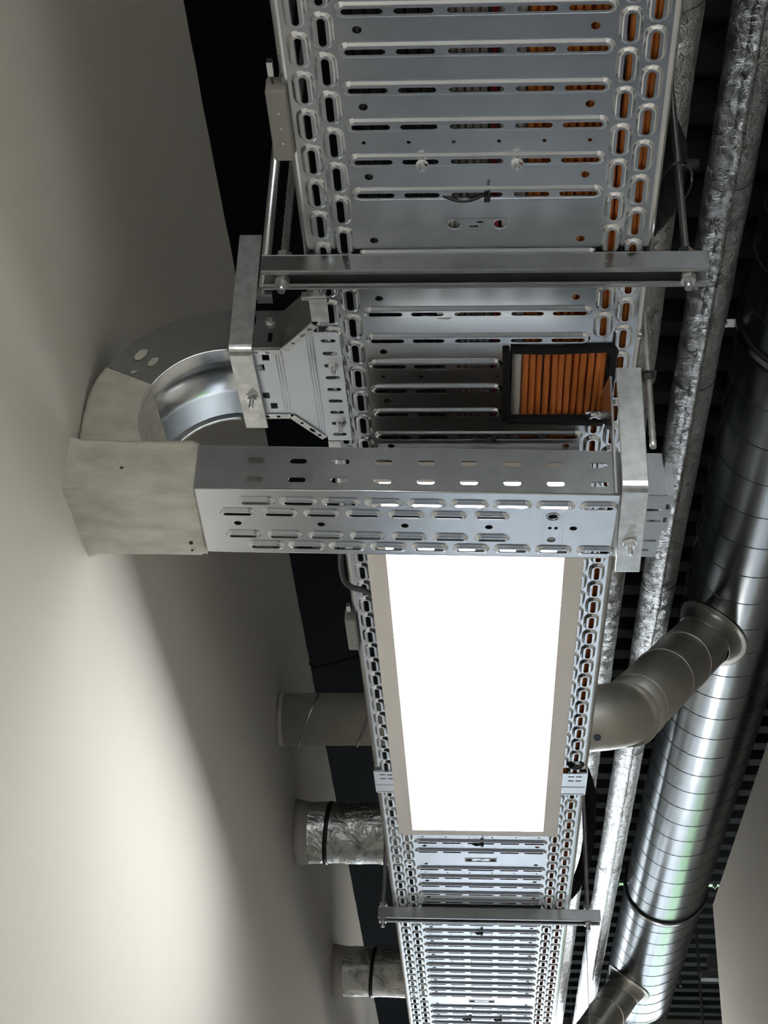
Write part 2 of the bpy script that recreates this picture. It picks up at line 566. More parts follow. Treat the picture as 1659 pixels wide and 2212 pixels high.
# darker overlapping joint piece just before the crossing duct
mb = MB()
for s in (-1, 1):
    mb.box(-0.135 if s < 0 else 0.02, 0.02 if s < 0 else 0.135, 0.7275, 0.729, -0.006, -0.0002)
obj('fold_strip', mb, galv_dull, T1)

# ------------------------------------------------------------------ cables lying in the trays
def cable(name, label, m, x, z, r, grp, wob=0.003, y0=-0.62, y1=4.35, ph=0.0, sag=None, cat='cable'):
    mb = MB(); pts = []
    n = 110
    for i in range(n + 1):
        y = y0 + (y1 - y0) * i / n
        dx = 0.004 * noise.noise(Vector((y * 2.1, 0.3, 1.7))) + wob * noise.noise(Vector((y * 3.1, ph * 7.3, 1.7)))
        dz = 0.0012 * noise.noise(Vector((y * 5.3, ph * 3.3, 9.7)))
        if sag: dx += sag * max(0, 1 - abs(y - 0.59) / 0.12)
        pts.append((x + dx, y, z + abs(dz)))
    mb.tube(pts, r, 8)
    return tag(obj(name, mb, m), label, cat, grp)
for i in range(14):
    cable('orange_cable', 'orange cable in the bundle filling the right side of the tray', orange, 0.0585 + i * 0.0089, 0.0058 + (0.003 if i % 5 == 2 else 0), 0.0039, 'orange cables in the tray', 0.0022, ph=i * 1.0, sag=0.0012 * math.sin(i * 2.1))
for i in range(12):
    cable('orange_cable', 'orange cable in the bundle filling the right side of the tray', orange, 0.066 + i * 0.0102, 0.0160, 0.0037, 'orange cables in the tray', 0.0035, ph=40 + i)
for i in range(3):
    cable('orange_cable', 'orange cable in the bundle filling the right side of the tray', orange, 0.181 + i * 0.0072 - (0.0 if i < 2 else 0.011), 0.0062 + (0.009 if i == 2 else 0), 0.0036, 'orange cables in the tray', 0.001, ph=70 + i)
for i in range(6):
    cable('grey_cable', 'pale grey ribbed cable in the middle of the tray, seen through the slots', grey_c, -0.030 + i * 0.0080, 0.0062, 0.0036, 'grey cables in the tray', 0.001, ph=90 + i)
for i in range(7):
    cable('dark_cable', 'charcoal cable in the left side of the tray, seen through the slots', dark_c, -0.128 + i * 0.0135, 0.0070, 0.0050, 'charcoal cables in the tray', 0.003, ph=110 + i)
cable('red_cable', 'dark red cable beside the grey cables in the tray', red_c, 0.0205, 0.0060, 0.0036, None, 0.002, ph=130)
cable('white_cable', 'white flat-looking cable right of the red one in the tray', white_c, 0.0325, 0.0075, 0.0056, None, 0.002, ph=131)
cable('white_cable', 'wide pale cable along the left edge of the orange bundle', white_c, 0.0475, 0.0078, 0.0062, None, 0.001, ph=132)

# black edge trim around the cut-out
t = thing('edge_trim_frame', 'dark rubber edge trim framing the cut-out that shows the orange cables', 'edge trim', (0.10, 0.59, -0.006))
def strip(name, pts, w, h, m, par):
    mb = MB(); vs = []; fs = []
    pts = [Vector(p) for p in pts]
    for i, p in enumerate(pts):
        d = (pts[min(i + 1, len(pts) - 1)] - pts[max(i - 1, 0)]).normalized()
        nrm = Vector((-d.y, d.x, 0)) * (w / 2)
        vs += [p + nrm + Vector((0, 0, -h / 2)), p - nrm + Vector((0, 0, -h / 2)), p - nrm + Vector((0, 0, h / 2)), p + nrm + Vector((0, 0, h / 2))]
    for i in range(len(pts) - 1):
        for k in range(4):
            k2 = (k + 1) % 4
            fs.append((i * 4 + k, i * 4 + k2, i * 4 + 4 + k2, i * 4 + 4 + k))
    fs += [(3, 2, 1, 0), tuple((len(pts) - 1) * 4 + k for k in range(4))]
    mb.add(vs, fs)
    o = obj(name, mb, m, par); bevel(o, 0.0012, 2); return o
strip('trim_side', [(0.0350, 0.519, -0.0015), (0.0358, 0.56, -0.0015), (0.0355, 0.61, -0.0015), (0.0362, 0.664, -0.0015)], 0.009, 0.009, trim_pl, t)
strip('trim_side', [(0.0405, 0.5195, -0.002), (0.07, 0.5212, -0.002), (0.10, 0.5215, -0.002), (0.14, 0.5190, -0.002), (0.1710, 0.5185, -0.002)], 0.0095, 0.008, trim_pl, t)
strip('trim_side', [(0.0385, 0.6645, -0.0022), (0.08, 0.6655, -0.0022), (0.12, 0.6665, -0.0022), (0.163, 0.6690, -0.0022)], 0.0100, 0.009, trim_pl, t)
strip('trim_side', [(0.1680, 0.521, -0.001), (0.1675, 0.56, -0.001), (0.1670, 0.605, -0.001)], 0.0095, 0.009, trim_pl, t)
strip('trim_tail', [(0.160, 0.661, -0.0005), (0.1705, 0.6605, -0.0005)], 0.004, 0.004, trim_pl, t)

# ------------------------------------------------------------------ small hardware
def hexa(mb, c, r, h, ax, rot=0.0):
    """hexagonal prism centred on c, axis ax, height h"""
    ax = Vector(ax).normalized(); c = Vector(c)
    a = ax.orthogonal().normalized(); b = ax.cross(a)
    vs = []
    for s in (-h / 2, h / 2):
        for k in range(6):
            th = rot + PI / 3 * k
            vs.append(c + ax * s + (a * math.cos(th) + b * math.sin(th)) * r)
    mb.add(vs, [(5, 4, 3, 2, 1, 0), (6, 7, 8, 9, 10, 11)] + [(k, (k + 1) % 6, 6 + (k + 1) % 6, 6 + k) for k in range(6)])
def stud(mb, c, ax, r=0.003, L=0.014, nut=0.0065, washer=0.009):
    c = Vector(c); ax = Vector(ax).normalized()
    mb.tube([c, c + ax * 0.0015], washer, 18, smooth=False)
    hexa(mb, c + ax * 0.004, nut, 0.005, ax)
    pts = [c + ax * (0.006 + (L - 0.006) * k / 14) for k in range(15)]
    mb.tube(pts, [r * (1.0 if k % 2 else 0.84) for k in range(15)], 10)

# M6 wing bolts holding something to the tray
for x in (-0.0582, 0.0435):
    mb = MB(); stud(mb, (x, 0.2023, -0.0045), (0, 0, -1), 0.0030, 0.011, 0.0062, 0.0070)
    o = obj('bolt', mb, bright_zinc)
    tag(o, 'bright zinc bolt and nut under the near tray, the %s of the pair' % ('left one' if x < 0 else 'right one'), 'bolt', 'bolts under the near tray')

def threaded(mb, x, y, z0, z1, r=0.005):
    n = int((z1 - z0) / 0.0040)
    n = min(n, 240)
    pts = [(x, y, z0 + (z1 - z0) * k / n) for k in range(n + 1)]
    mb.tube(pts, [r * (1.0 if k % 2 else 0.90) for k in range(n + 1)], 10)

def trapeze(label, y0, x0, x1, rods, dims, grp):
    """strut channel open downwards with its two threaded rods"""
    t = thing('trapeze_hanger', label, 'tray hanger', ((x0 + x1) / 2, y0 + 0.016, -0.030), grp)
    w, h = dims
    lip = 0.0075; th = 0.002
    pr = [(0.0, -h), (0.0, 0.0), (w, 0.0), (w, -h)]
    mb = MB()
    zt = -0.0046
    def seg(a, b, c, d): mb.box(x0, x1, y0 + a, y0 + b, zt + c, zt + d)
    seg(0, w, -th, 0); seg(0, th, -h, -th); seg(w - th, w, -h, -th)
    seg(th, lip, -h, -h + th); seg(w - lip, w - th, -h, -h + th)
    seg(lip - th, lip, -h + th, -h + 0.006); seg(w - lip, w - lip + th, -h + th, -h + 0.006)
    o = obj('strut_channel', mb, galv_dull, t); bevel(o, 0.0006, 1)
    mb = MB()
    k = 0
    x = x0 + 0.10
    while x < x1 - 0.10:
        mb.tube([(x, y0 - 0.0006, zt - h * 0.55), (x, y0 + 0.0004, zt - h * 0.55)], 0.0012, 8)
        x += 0.0095; k += 1
    obj('dimple_row', mb, galv_dull, t)
    for x in rods:
        mb = MB(); threaded(mb, x, y0 + w / 2, -0.047, 1.447, 0.005)
        rod = obj('threaded_rod', mb, galv_dull, t)
        for zn in (-0.0325, 0.006):
            mb = MB(); hexa(mb, (x, y0 + w / 2, zn), 0.0095, 0.008, (0, 0, 1)); obj('nut', mb, bright_zinc, rod)
    return t
trapeze('near galvanised strut with threaded rods carrying the tray beside the wall bracket', 0.342, -0.2475, 0.2615, (-0.224, 0.2385), (0.033, 0.0255), 'trapeze hangers under the tray')
trapeze('far galvanised strut crossing under the bright tray beyond the lit panel', 2.500, -0.2330, 0.2680, (-0.222, 0.2400), (0.035, 0.0255), 'trapeze hangers under the tray')

# extra rod left of the tray that carries the bend bracket
t = thing('hanging_rod', 'smooth grey hanging rod left of the near tray, ending in a bright clip', 'hanging rod', (-0.249, 0.385, -0.06))
mb = MB(); mb.tube([(-0.2500, 0.386, -0.030), (-0.2530, 0.386, 0.5), (-0.2550, 0.386, 1.447)], 0.0060, 14); obj('rod', mb, galv_dull, t)
mb = MB(); mb.box(-0.256, -0.238, 0.379, 0.381, -0.034, -0.022); mb.box(-0.256, -0.238, 0.379, 0.392, -0.0355, -0.0335)
hexa(mb, (-0.2500, 0.386, -0.028), 0.0080, 0.009, (0, 0, 1))
o = obj('clip', mb, bright_zinc, t); o['label'] = 'bright clip and nut'

# ------------------------------------------------------------------ crossing duct of perforated channel
BA = 0.0272
bca, bsa = math.cos(BA), math.sin(BA)
def B(u, v, w):               # u along the duct, v across it (forward), w up; u = x position
    x = u + 0.07
    return (-0.07 + x * bca - v * bsa, 0.5045 + x * bsa + v * bca, -0.225 + w)
BW, BH = 0.1365, 0.061
U0, U1 = -0.405, 0.164
feat = []
def row(v, us, L=0.0228, R=0.0088, h=0.0172, hr=0.0030):
    for u in us: feat.append(('press', (u, v, 'u', L, R), [(u, v, 'u', h, hr)], 0.9))
row(0.0235, [-0.2580 + 0.05 * k for k in range(9)])
row(0.0475, [-0.2820 + 0.05 * k for k in range(7)], 0.0215, 0.0082, 0.0165, 0.0026)
row(0.0955, [-0.2795 + 0.05 * k for k in range(7)], 0.0215, 0.0082, 0.0165, 0.0026)
row(0.1190, [-0.2545 + 0.05 * k for k in range(9)])
for u in [-0.284 + 0.1 * k for k in range(5)]: feat.append(('hole', (u, 0.0715, 'u', 0.0046, 0.0046)))
feat.append(('hole', (0.0905, 0.0470, 'u', 0.0058, 0.0058))); feat.append(('hole', (0.0915, 0.0970, 'u', 0.0056, 0.0056)))
feat.append(('poly', [(0.0862, 0.069), (0.0902, 0.069), (0.0902, 0.074), (0.0862, 0.074)]))
feat.append(('poly', [(0.0935, 0.069), (0.0975, 0.069), (0.0975, 0.074), (0.0935, 0.074)]))
t = thing('perforated_duct', 'long perforated galvanised channel crossing under the tray from plastered box to right bracket', 'cable duct', (-0.07, 0.57, -0.23))
mb = MB(); stamp(mb, template(rect(U0, U1, 0.0, BW), feat), B)
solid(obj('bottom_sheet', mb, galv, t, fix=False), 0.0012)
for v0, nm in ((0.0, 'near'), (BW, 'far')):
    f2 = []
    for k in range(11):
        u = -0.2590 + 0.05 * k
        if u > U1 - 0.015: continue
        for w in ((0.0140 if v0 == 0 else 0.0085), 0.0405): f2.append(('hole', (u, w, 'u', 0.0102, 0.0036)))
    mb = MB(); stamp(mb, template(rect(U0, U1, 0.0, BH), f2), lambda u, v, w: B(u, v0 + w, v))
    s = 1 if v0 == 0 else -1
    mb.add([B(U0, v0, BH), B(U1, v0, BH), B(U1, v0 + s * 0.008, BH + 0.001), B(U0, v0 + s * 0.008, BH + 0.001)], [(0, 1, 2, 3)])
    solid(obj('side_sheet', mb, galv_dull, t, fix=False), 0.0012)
mb = MB()
for q in (0.0790, 0.0815, 0.1010, 0.1040):
    mb.obox(B, q, q + 0.0006, 0.040, 0.106, -0.0012, -0.0003)
mb.tube([B(0.0905 + 0.0076 * math.cos(a), 0.0470 + 0.0076 * math.sin(a), -0.0012) for a in [2 * PI * k / 20 for k in range(21)]], 0.0006, 5)
obj('embossed_mark', mb, galv, t)
mb = MB(); mb.tube([B(U0, 0.0, 0.0), B(U1, 0.0, 0.0)], 0.0012, 6); mb.tube([B(U0, BW, 0.0), B(U1, BW, 0.0)], 0.0010, 6)
obj('fold_edge', mb, galv, t)
# dull end piece seen right of the bracket
mb = MB(); f3 = []
for v, us in ((0.030, (0.2065,)), (0.0530, (0.2090,)), (0.0955, (0.2085,)), (0.1170, (0.2020,))):
    for u in us: f3.append(('hole', (u, v, 'u', 0.0085, 0.0024)))
stamp(mb, template(rect(U1 - 0.012, 0.2185, 0.0, BW - 0.004), f3), lambda u, v, w: B(u, v + 0.002, w + 0.0016))
mb.add([B(U1 - 0.012, 0.001, 0.0016), B(0.2185, 0.001, 0.0016), B(0.2155, 0.001, 0.060), B(U1 - 0.012, 0.001, 0.060)], [(0, 1, 2, 3)])
mb.add([B(U1 - 0.012, BW - 0.002, 0.0016), B(0.2185, BW - 0.002, 0.0016), B(0.2155, BW - 0.002, 0.060), B(U1 - 0.012, BW - 0.002, 0.060)], [(0, 1, 2, 3)])
o = obj('end_piece', mb, galv_dull, t, fix=False); solid(o, 0.0012); o['label'] = 'duller zinc end piece with plain slots'
mb = MB()
for k, dz in ((0, 0.006), (1, 0.021), (2, 0.040)): mb.obox(B, 0.2195, 0.2275, 0.006 + 0.028 * k, 0.024 + 0.028 * k, 0.004, 0.050)
mb.obox(B, 0.2165, 0.2200, 0.002, 0.128, 0.002, 0.004)
obj('end_tab', mb, galv_dull, t)
# dark cables that fill the middle of the channel
for k in range(4):
    mb = MB()
    pts = [B(-0.40 + 0.6 * i / 30, 0.0585 + 0.0130 * k + 0.0015 * math.sin(i * 0.7 + k), 0.0095 + 0.001 * math.sin(i * 0.4 + 2 * k)) for i in range(31)]
    mb.tube(pts, 0.0062, 10)
    tag(obj('dark_cable', mb, dark_c), 'charcoal cable lying inside the crossing duct, behind its middle slots', 'cable', 'charcoal cables in the crossing duct')

# flat-steel brackets clamping the two ducts
def bracket(label, xa, xb, yv, zb, ztop, ylen, lean, boltpos, fnrot=None):
    t = thing('mounting_bracket', label, 'bracket', ((xa + xb) / 2, yv, zb - 0.005), 'hot dipped brackets')
    T = 0.004
    # profile in (y,z): upright leg then long foot, rounded corner
    out = [(yv, ztop)]
    for k in range(6):
        a = PI + PI / 2 * k / 5
        out.append((yv + 0.010 + 0.010 * math.cos(a), zb + 0.010 + 0.010 * math.sin(a)))
    out.append((yv + ylen, zb - 0.0008))
    inn = [(yv + ylen, zb + T - 0.0008)]
    for k in range(6):
        a = PI + PI / 2 * (5 - k) / 5
        inn.append((yv + 0.010 + 0.006 * math.cos(a), zb + 0.010 + 0.006 * math.sin(a)))
    inn.append((yv + T, ztop))
    poly = out + inn
    mb = MB(); nn = len(poly)
    def sh(y, z, s):
        x = xa if s == 0 else xb
        x += lean * (z - zb) + (fnrot or 0) * (y - yv)
        return (x, y, z)
    vs = [sh(y, z, 0) for y, z in poly] + [sh(y, z, 1) for y, z in poly]
    fs = [tuple(range(nn)), tuple(reversed(range(nn, 2 * nn)))] + [(i, (i + 1) % nn, nn + (i + 1) % nn, nn + i) for i in range(nn)]
    mb.add(vs, fs)
    arm = obj('flat_steel_arm', mb, galv_hot, t); bevel(arm, 0.0009, 2)
    mb = MB(); stud(mb, boltpos, (0, 0, -1), 0.0032, 0.018, 0.0068, 0.0088)
    obj('bolt', mb, bright_zinc, arm)
    return t
bracket('tall zinc bracket strap gripping the curved duct beside the left wall', -0.3095, -0.2800, 0.510, -0.0100, 0.185, 0.160, -0.01, (-0.2905, 0.604, -0.0105), 0.02)
bracket('zinc bracket strap gripping the right end of the crossing duct', 0.1650, 0.1950, 0.4860, -0.2320, -0.058, 0.182, 0.0, (0.1815, 0.600, -0.2330), 0.02)
# upright sheet edge and threaded rod beside the right bracket
t = thing('support_bracket', 'bright triangular bracket plate between tray edge and right zinc strap', 'bracket', (0.165, 0.60, -0.06))
mb = MB()
mb.prism([(0.50, -0.060), (0.506, -0.225), (0.53, -0.12), (0.66, -0.006), (0.60, -0.004)], lambda u, v, w: (w, u, v), 0.1585, 0.1610)
o = obj('gusset_plate', mb, bright_zinc, t)
mb = MB(); mb.box(0.1615, 0.173, 0.618, 0.652, -0.008, -0.0055); stud(mb, (0.168, 0.642, -0.006), (0, 0, -1), 0.003, 0.010, 0.0060, 0.0075)
obj('fixing_lug', mb, galv_dull, t)
t = thing('hanging_rod', 'slim threaded rod right of the tray, rising behind the right zinc strap', 'hanging rod', (0.205, 0.508, -0.19))
mb = MB(); threaded(mb, 0.2055, 0.508, -0.160, 1.447, 0.0042); obj('threaded_rod', mb, galv_hot, t)
mb = MB(); hexa(mb, (0.2055, 0.508, -0.058), 0.0080, 0.008, (0, 0, 1)); mb.box(0.196, 0.215, 0.500, 0.516, -0.053, -0.051)
o = obj('nut', mb, dark_c, t); o['label'] = 'dark nut and washer'

# ------------------------------------------------------------------ tee reducer between tray and curved duct
t = thing('tee_reducer', 'tapered galvanised fitting joining tray side to curved duct, with slotted flange', 'duct fitting', (-0.24, 0.585, -0.008))
X0r, X1r, X2r = -0.300, -0.2445, -0.2005
NY0, NY1, WY0, WY1 = 0.515, 0.651, 0.4640, 0.7020
ZB = -0.0015
mb = MB()
hl = []
for (x, y) in ((-0.2655, 0.533), (-0.2735, 0.553), (-0.2735, 0.611), (-0.2655, 0.633)):
    hl.append(('poly', rect(x - 0.0045, x + 0.0045, y - 0.0062, y + 0.0062)))
stamp(mb, template([(X0r, NY0), (X1r, NY0), (X2r, WY0), (X2r, WY1), (X1r, NY1), (X0r, NY1)], hl), lambda u, v, w: (u, v, ZB + w))
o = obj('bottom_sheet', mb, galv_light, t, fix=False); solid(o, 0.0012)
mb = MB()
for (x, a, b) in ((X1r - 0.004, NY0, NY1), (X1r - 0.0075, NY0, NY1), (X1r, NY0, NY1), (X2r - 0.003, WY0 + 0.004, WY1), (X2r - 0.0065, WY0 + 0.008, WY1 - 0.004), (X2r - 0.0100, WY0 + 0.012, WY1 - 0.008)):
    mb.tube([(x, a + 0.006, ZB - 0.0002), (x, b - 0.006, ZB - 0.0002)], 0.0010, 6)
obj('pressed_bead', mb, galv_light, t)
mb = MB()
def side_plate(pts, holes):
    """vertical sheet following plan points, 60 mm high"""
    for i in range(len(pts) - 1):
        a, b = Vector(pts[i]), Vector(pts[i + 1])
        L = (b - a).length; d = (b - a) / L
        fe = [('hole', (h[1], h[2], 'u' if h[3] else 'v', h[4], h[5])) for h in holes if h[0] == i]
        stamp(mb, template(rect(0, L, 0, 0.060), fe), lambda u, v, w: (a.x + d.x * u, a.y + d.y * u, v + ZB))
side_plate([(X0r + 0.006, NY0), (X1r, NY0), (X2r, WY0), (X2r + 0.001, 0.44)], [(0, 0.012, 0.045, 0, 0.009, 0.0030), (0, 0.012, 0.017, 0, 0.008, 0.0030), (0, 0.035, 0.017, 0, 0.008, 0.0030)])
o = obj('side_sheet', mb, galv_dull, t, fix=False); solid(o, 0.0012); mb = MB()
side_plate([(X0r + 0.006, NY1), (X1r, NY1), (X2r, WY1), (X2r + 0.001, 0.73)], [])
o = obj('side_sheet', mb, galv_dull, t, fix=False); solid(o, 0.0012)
# turned-in edge flanges with holes
def flange(p, q, wd, hs):
    a, b = Vector(p), Vector(q); L = (b - a).length; d = (b - a) / L; nrm = Vector((-d.y, d.x))
    m2 = MB(); stamp(m2, template(rect(0, L, 0, wd), [('hole', (h * L, wd / 2, 'u', hh, 0.0024)) for h, hh in hs]), lambda u, v, w: (a.x + d.x * u + nrm.x * v, a.y + d.y * u + nrm.y * v, ZB - 0.0022))
    o = obj('edge_flange', m2, galv_hot, t, fix=False); solid(o, 0.0012)
flange((X0r + 0.012, NY0 + 0.001), (X1r - 0.001, NY0 + 0.001), 0.009, ((0.25, 0.004), (0.62, 0.0026)))
flange((X1r + 0.001, NY0 - 0.001), (X2r - 0.002, WY0 + 0.002), 0.010, ((0.3, 0.0026), (0.62, 0.005), (0.85, 0.0026)))
flange((X0r + 0.012, NY1 - 0.002), (X1r - 0.001, NY1 - 0.002), 0.009, ((0.25, 0.004), (0.62, 0.0026)))
flange((X1r + 0.004, NY1), (X2r - 0.001, WY1 - 0.003), 0.009, ((0.3, 0.0026), (0.62, 0.005), (0.85, 0.0026)))
# slotted flange under the tray
mb = MB(); sl = []
for k in range(9):
    sl.append(('hole', (-0.1835, 0.4965 + 0.02420 * k, 'u', 0.0092, 0.0035)))
stamp(mb, template([(-0.2000, 0.480), (-0.1730, 0.480), (-0.1690, 0.483), (-0.1680, 0.7035), (-0.2000, 0.7035)], sl), lambda u, v, w: (u, v, -0.0058))
o = obj('slotted_flange', mb, galv_light, t, fix=False); solid(o, 0.0014)
for k in (2, 7):
    mb = MB(); stud(mb, (-0.1800, 0.4965 + 0.02420 * k, -0.0066), (0, 0, -1), 0.0028, 0.014, 0.0055, 0.0070); obj('bolt', mb, bright_zinc, t)
mb = MB(); stud(mb, (-0.2600, NY0 - 0.001, 0.040), (0, -1, 0), 0.0032, 0.010, 0.0062, 0.0078); obj('bolt', mb, bright_zinc, t)
mb = MB(); mb.box(-0.2005, -0.1790, 0.4180, 0.4600, -0.0060, -0.0048); mb.box(-0.2020, -0.1800, 0.4140, 0.4190, -0.006, 0.03)
mb.box(-0.2120, -0.2030, 0.4350, 0.4420, 0.012, 0.020)
obj('corner_tab', mb, galv_hot, t)
mb = MB(); mb.box(-0.2005, -0.1840, 0.7060, 0.7420, -0.0062, -0.0048); obj('corner_tab', mb, galv_hot, t)

# ------------------------------------------------------------------ curved duct into the plaster
AC = (-0.310, -0.105)
R1, R2 = 0.105, 0.165
t = thing('curved_duct', 'curved galvanised duct bending down beside the left wall above the plastered box', 'duct bend', (-0.39, 0.583, -0.15))
def arcpt(r, a): return (AC[0] + r * math.cos(a), AC[1] + r * math.sin(a))
AN = [PI / 2 + (PI * 0.56 - 0.0) * k / 40 for k in range(41)]
AN = [a for a in AN if a <= PI + 1e-6]
def arc_sheet(r, ya, yb, m, name, th=0.0012):
    mb = MB(); vs = []; fs = []
    P_ = [(-0.285, AC[1] + r)] + [arcpt(r, a) for a in AN] + [(AC[0] - r, -0.168)]
    for (x, z) in P_: vs += [(x, ya, z), (x, yb, z)]
    fs = [(2 * i, 2 * i + 1, 2 * i + 3, 2 * i + 2) for i in range(len(P_) - 1)]
    mb.add(vs, fs, True); o = obj(name, mb, m, t, fix=False); solid(o, th)
def arc_side(ra, rb, y, m, name):
    mb = MB(); vs = []
    Pa = [(-0.3100, AC[1] + ra)] + [arcpt(ra, a) for a in AN] + [(AC[0] - ra, -0.168)]
    Pb = [(-0.3100, AC[1] + rb)] + [arcpt(rb, a) for a in AN] + [(AC[0] - rb, -0.168)]
    for p, q_ in zip(Pa, Pb): vs += [(p[0], y, p[1]), (q_[0], y, q_[1])]
    mb.add(vs, [(2 * i, 2 * i + 1, 2 * i + 3, 2 * i + 2) for i in range(len(Pa) - 1)])
    o = obj(name, mb, m, t, fix=False); solid(o, 0.0012)
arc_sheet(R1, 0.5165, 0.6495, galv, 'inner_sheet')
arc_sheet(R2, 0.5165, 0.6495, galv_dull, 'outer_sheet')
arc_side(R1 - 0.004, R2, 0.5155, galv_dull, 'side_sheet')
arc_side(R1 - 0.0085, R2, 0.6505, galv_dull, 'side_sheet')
for yy, rr in ((0.5155, R1 - 0.004), (0.6505, R1 - 0.0085)):
    mb = MB(); mb.tube([(-0.3100, yy, AC[1] + rr)] + [(arcpt(rr, a)[0], yy, arcpt(rr, a)[1]) for a in AN], 0.0015, 8); obj('rolled_edge', mb, galv_hot, t)
# smears of plaster left on the bend
for (a, r, L, w, rot) in ((2.44, 0.143, 0.0105, 0.0055, 0.9), (2.42, 0.123, 0.0085, 0.0042, 0.9), (2.62, 0.132, 0.004, 0.0022, 0.3)):
    mb = MB(); cx_, cz_ = arcpt(r, a); vs = []
    for k in range(20):
        th = 2 * PI * k / 20; q_ = 1 + 0.25 * noise.noise(Vector((math.cos(th) * 1.5, math.sin(th) * 1.5, a * 9)))
        u, v = L * math.cos(th) * q_, w * math.sin(th) * q_
        vs.append((cx_ + u * math.cos(rot) - v * math.sin(rot), 0.5142, cz_ + u * math.sin(rot) + v * math.cos(rot)))
    vs2 = [(x, 0.5135, z) for x, y, z in vs]
    mb.add(vs + vs2, [tuple(range(20)), tuple(range(39, 19, -1))] + [(k, (k + 1) % 20, 20 + (k + 1) % 20, 20 + k) for k in range(20)])
    obj('plaster_smear', mb, plaster_m, t)

# ------------------------------------------------------------------ plastered box at the wall
t = thing('plastered_duct_box', 'rough white plastered casing where both ducts enter the left wall', 'duct casing', (XL + 0.07, 0.57, -0.235))
def rough(mb, grid_fn, nu, nv, amp, fr=14.0):
    vs = []; fs = []
    for i in range(nu + 1):
        for j in range(nv + 1):
            p = Vector(grid_fn(i / nu, j / nv))
            d = Vector((noise.noise(p * fr), noise.noise(p * fr + Vector((5, 1, 2))), noise.noise(p * fr + Vector((9, 4, 7))))) * amp
            d += Vector((noise.noise(p * fr * 4), noise.noise(p * fr * 4 + Vector((5, 1, 2))), noise.noise(p * fr * 4 + Vector((9, 4, 7))))) * amp * 0.35
            vs.append(p + d)
    for i in range(nu):
        for j in range(nv):
            fs.append((i * (nv + 1) + j, i * (nv + 1) + j + 1, (i + 1) * (nv + 1) + j + 1, (i + 1) * (nv + 1) + j))
    mb.add(vs, fs, True)
def ring_fn(corners_at):
    """closed four-cornered section swept: corners_at(t) -> 4 points"""
    def fn(a, b):
        cs = corners_at(a); q_ = b * 4; k = min(3, int(q_)); f_ = q_ - k
        return Vector(cs[k]).lerp(Vector(cs[(k + 1) % 4]), f_)
    return fn
pe = 0.004
def sec_beam(a):
    u = -0.4815 + 0.153 * a if a < 1 else -0.3285
    fl = max(0.0, 1 - a * 8) * 0.006
    e = 0.0 if a < 0.97 else 0.0015
    g = pe - e
    u2 = u + 0.0035 * math.sin(a * 7) * 0
    return [B(u2, -g - fl, -g - fl), B(u2, BW + g + fl, -g - fl), B(u2, BW + g + fl, BH + g), B(u2, -g - fl, BH + g)]
mb = MB(); rough(mb, ring_fn(sec_beam), 44, 72, 0.0016)
# the end collar
def sec_end(a):
    g = pe * (1 - a)
    return [B(-0.3285 + 0.0006 * a, -g, -g), B(-0.3285 + 0.0006 * a, BW + g, -g), B(-0.3285, BW + g, BH + g), B(-0.3285, -g, BH + g)]
rough(mb, ring_fn(sec_end), 2, 72, 0.0003)
obj('plaster_sleeve', mb, plaster_m, t, fix=False)
mb = MB()
A0 = math.radians(154)
def sec_bend(a):
    L1 = 0.6
    if a < L1:
        an = A0 + (PI - A0) * a / L1
        i_ = arcpt(R1 - pe, an); o_ = arcpt(min(R2 + pe, 0.1665), an)
    else:
        f_ = (a - L1) / (1 - L1)
        z = AC[1] - 0.062 * f_
        i_ = (AC[0] - R1 + pe + 0.02 * f_ * f_, z); o_ = (AC[0] - R2 - 0.003, z)
    # near edge slants forward along the inner side
    return [(i_[0], 0.5110, i_[1]), (i_[0], 0.655, i_[1]), (o_[0], 0.655, o_[1]), (o_[0], 0.5110, o_[1])]
rough(mb, ring_fn(sec_bend), 40, 72, 0.0016)
def sec_cap(a):
    cs = sec_bend(0.0); c_ = Vector((sum(p[0] for p in cs) / 4, 0.583, sum(p[2] for p in cs) / 4))
    sc_ = 1 - 0.03 * a
    return [tuple(c_ + (Vector(p) - c_) * sc_) for p in cs]
rough(mb, ring_fn(sec_cap), 2, 72, 0.0003)
obj('plaster_shoulder', mb, plaster_m, t, fix=False)
for (x, y, z, r) in ((-0.4150, 0.4925, -0.200, 0.0024), (-0.348, 0.6080, -0.2300, 0.0022), (-0.3490, 0.6250, -0.2300, 0.0013)):
    mb = MB()
    bm = bmesh.new(); bmesh.ops.create_icosphere(bm, subdivisions=2, radius=r)
    bm.verts.index_update()
    mb.add([(v.co.x * 1.2 + x, v.co.y + y, v.co.z + z) for v in bm.verts], [tuple(q_.index for q_ in f.verts) for f in bm.faces]); bm.free()
    obj('pinhole', mb, rubber, t)

# ------------------------------------------------------------------ LED panel under the tray
PX0, PX1, PY0, PY1, PZ = -0.1530, 0.1440, 0.640, 1.842, -0.100
t = thing('led_panel', 'long glowing white LED panel hung under the tray beyond the crossing duct', 'ceiling light', ((PX0 + PX1) / 2, (PY0 + PY1) / 2, PZ))
fwid = 0.0265
mb = MB()
mb.box(PX0, PX0 + fwid, PY0, PY1, PZ, PZ + 0.012); mb.box(PX1 - fwid, PX1, PY0, PY1, PZ, PZ + 0.012)
mb.box(PX0 + fwid, PX1 - fwid, PY0, PY0 + fwid, PZ, PZ + 0.012); mb.box(PX0 + fwid, PX1 - fwid, PY1 - fwid * 0.9, PY1, PZ, PZ + 0.012)
mb.box(PX0 + 0.002, PX1 - 0.002, PY0 + 0.002, PY1 - 0.002, PZ + 0.012, PZ + 0.014)
obj('frame', mb, frame_m, t)
mb = MB(); mb.box(PX0 + fwid, PX1 - fwid, PY0 + fwid, PY1 - fwid * 0.9, PZ + 0.0005, PZ + 0.004); obj('diffuser', mb, panel_e, t)
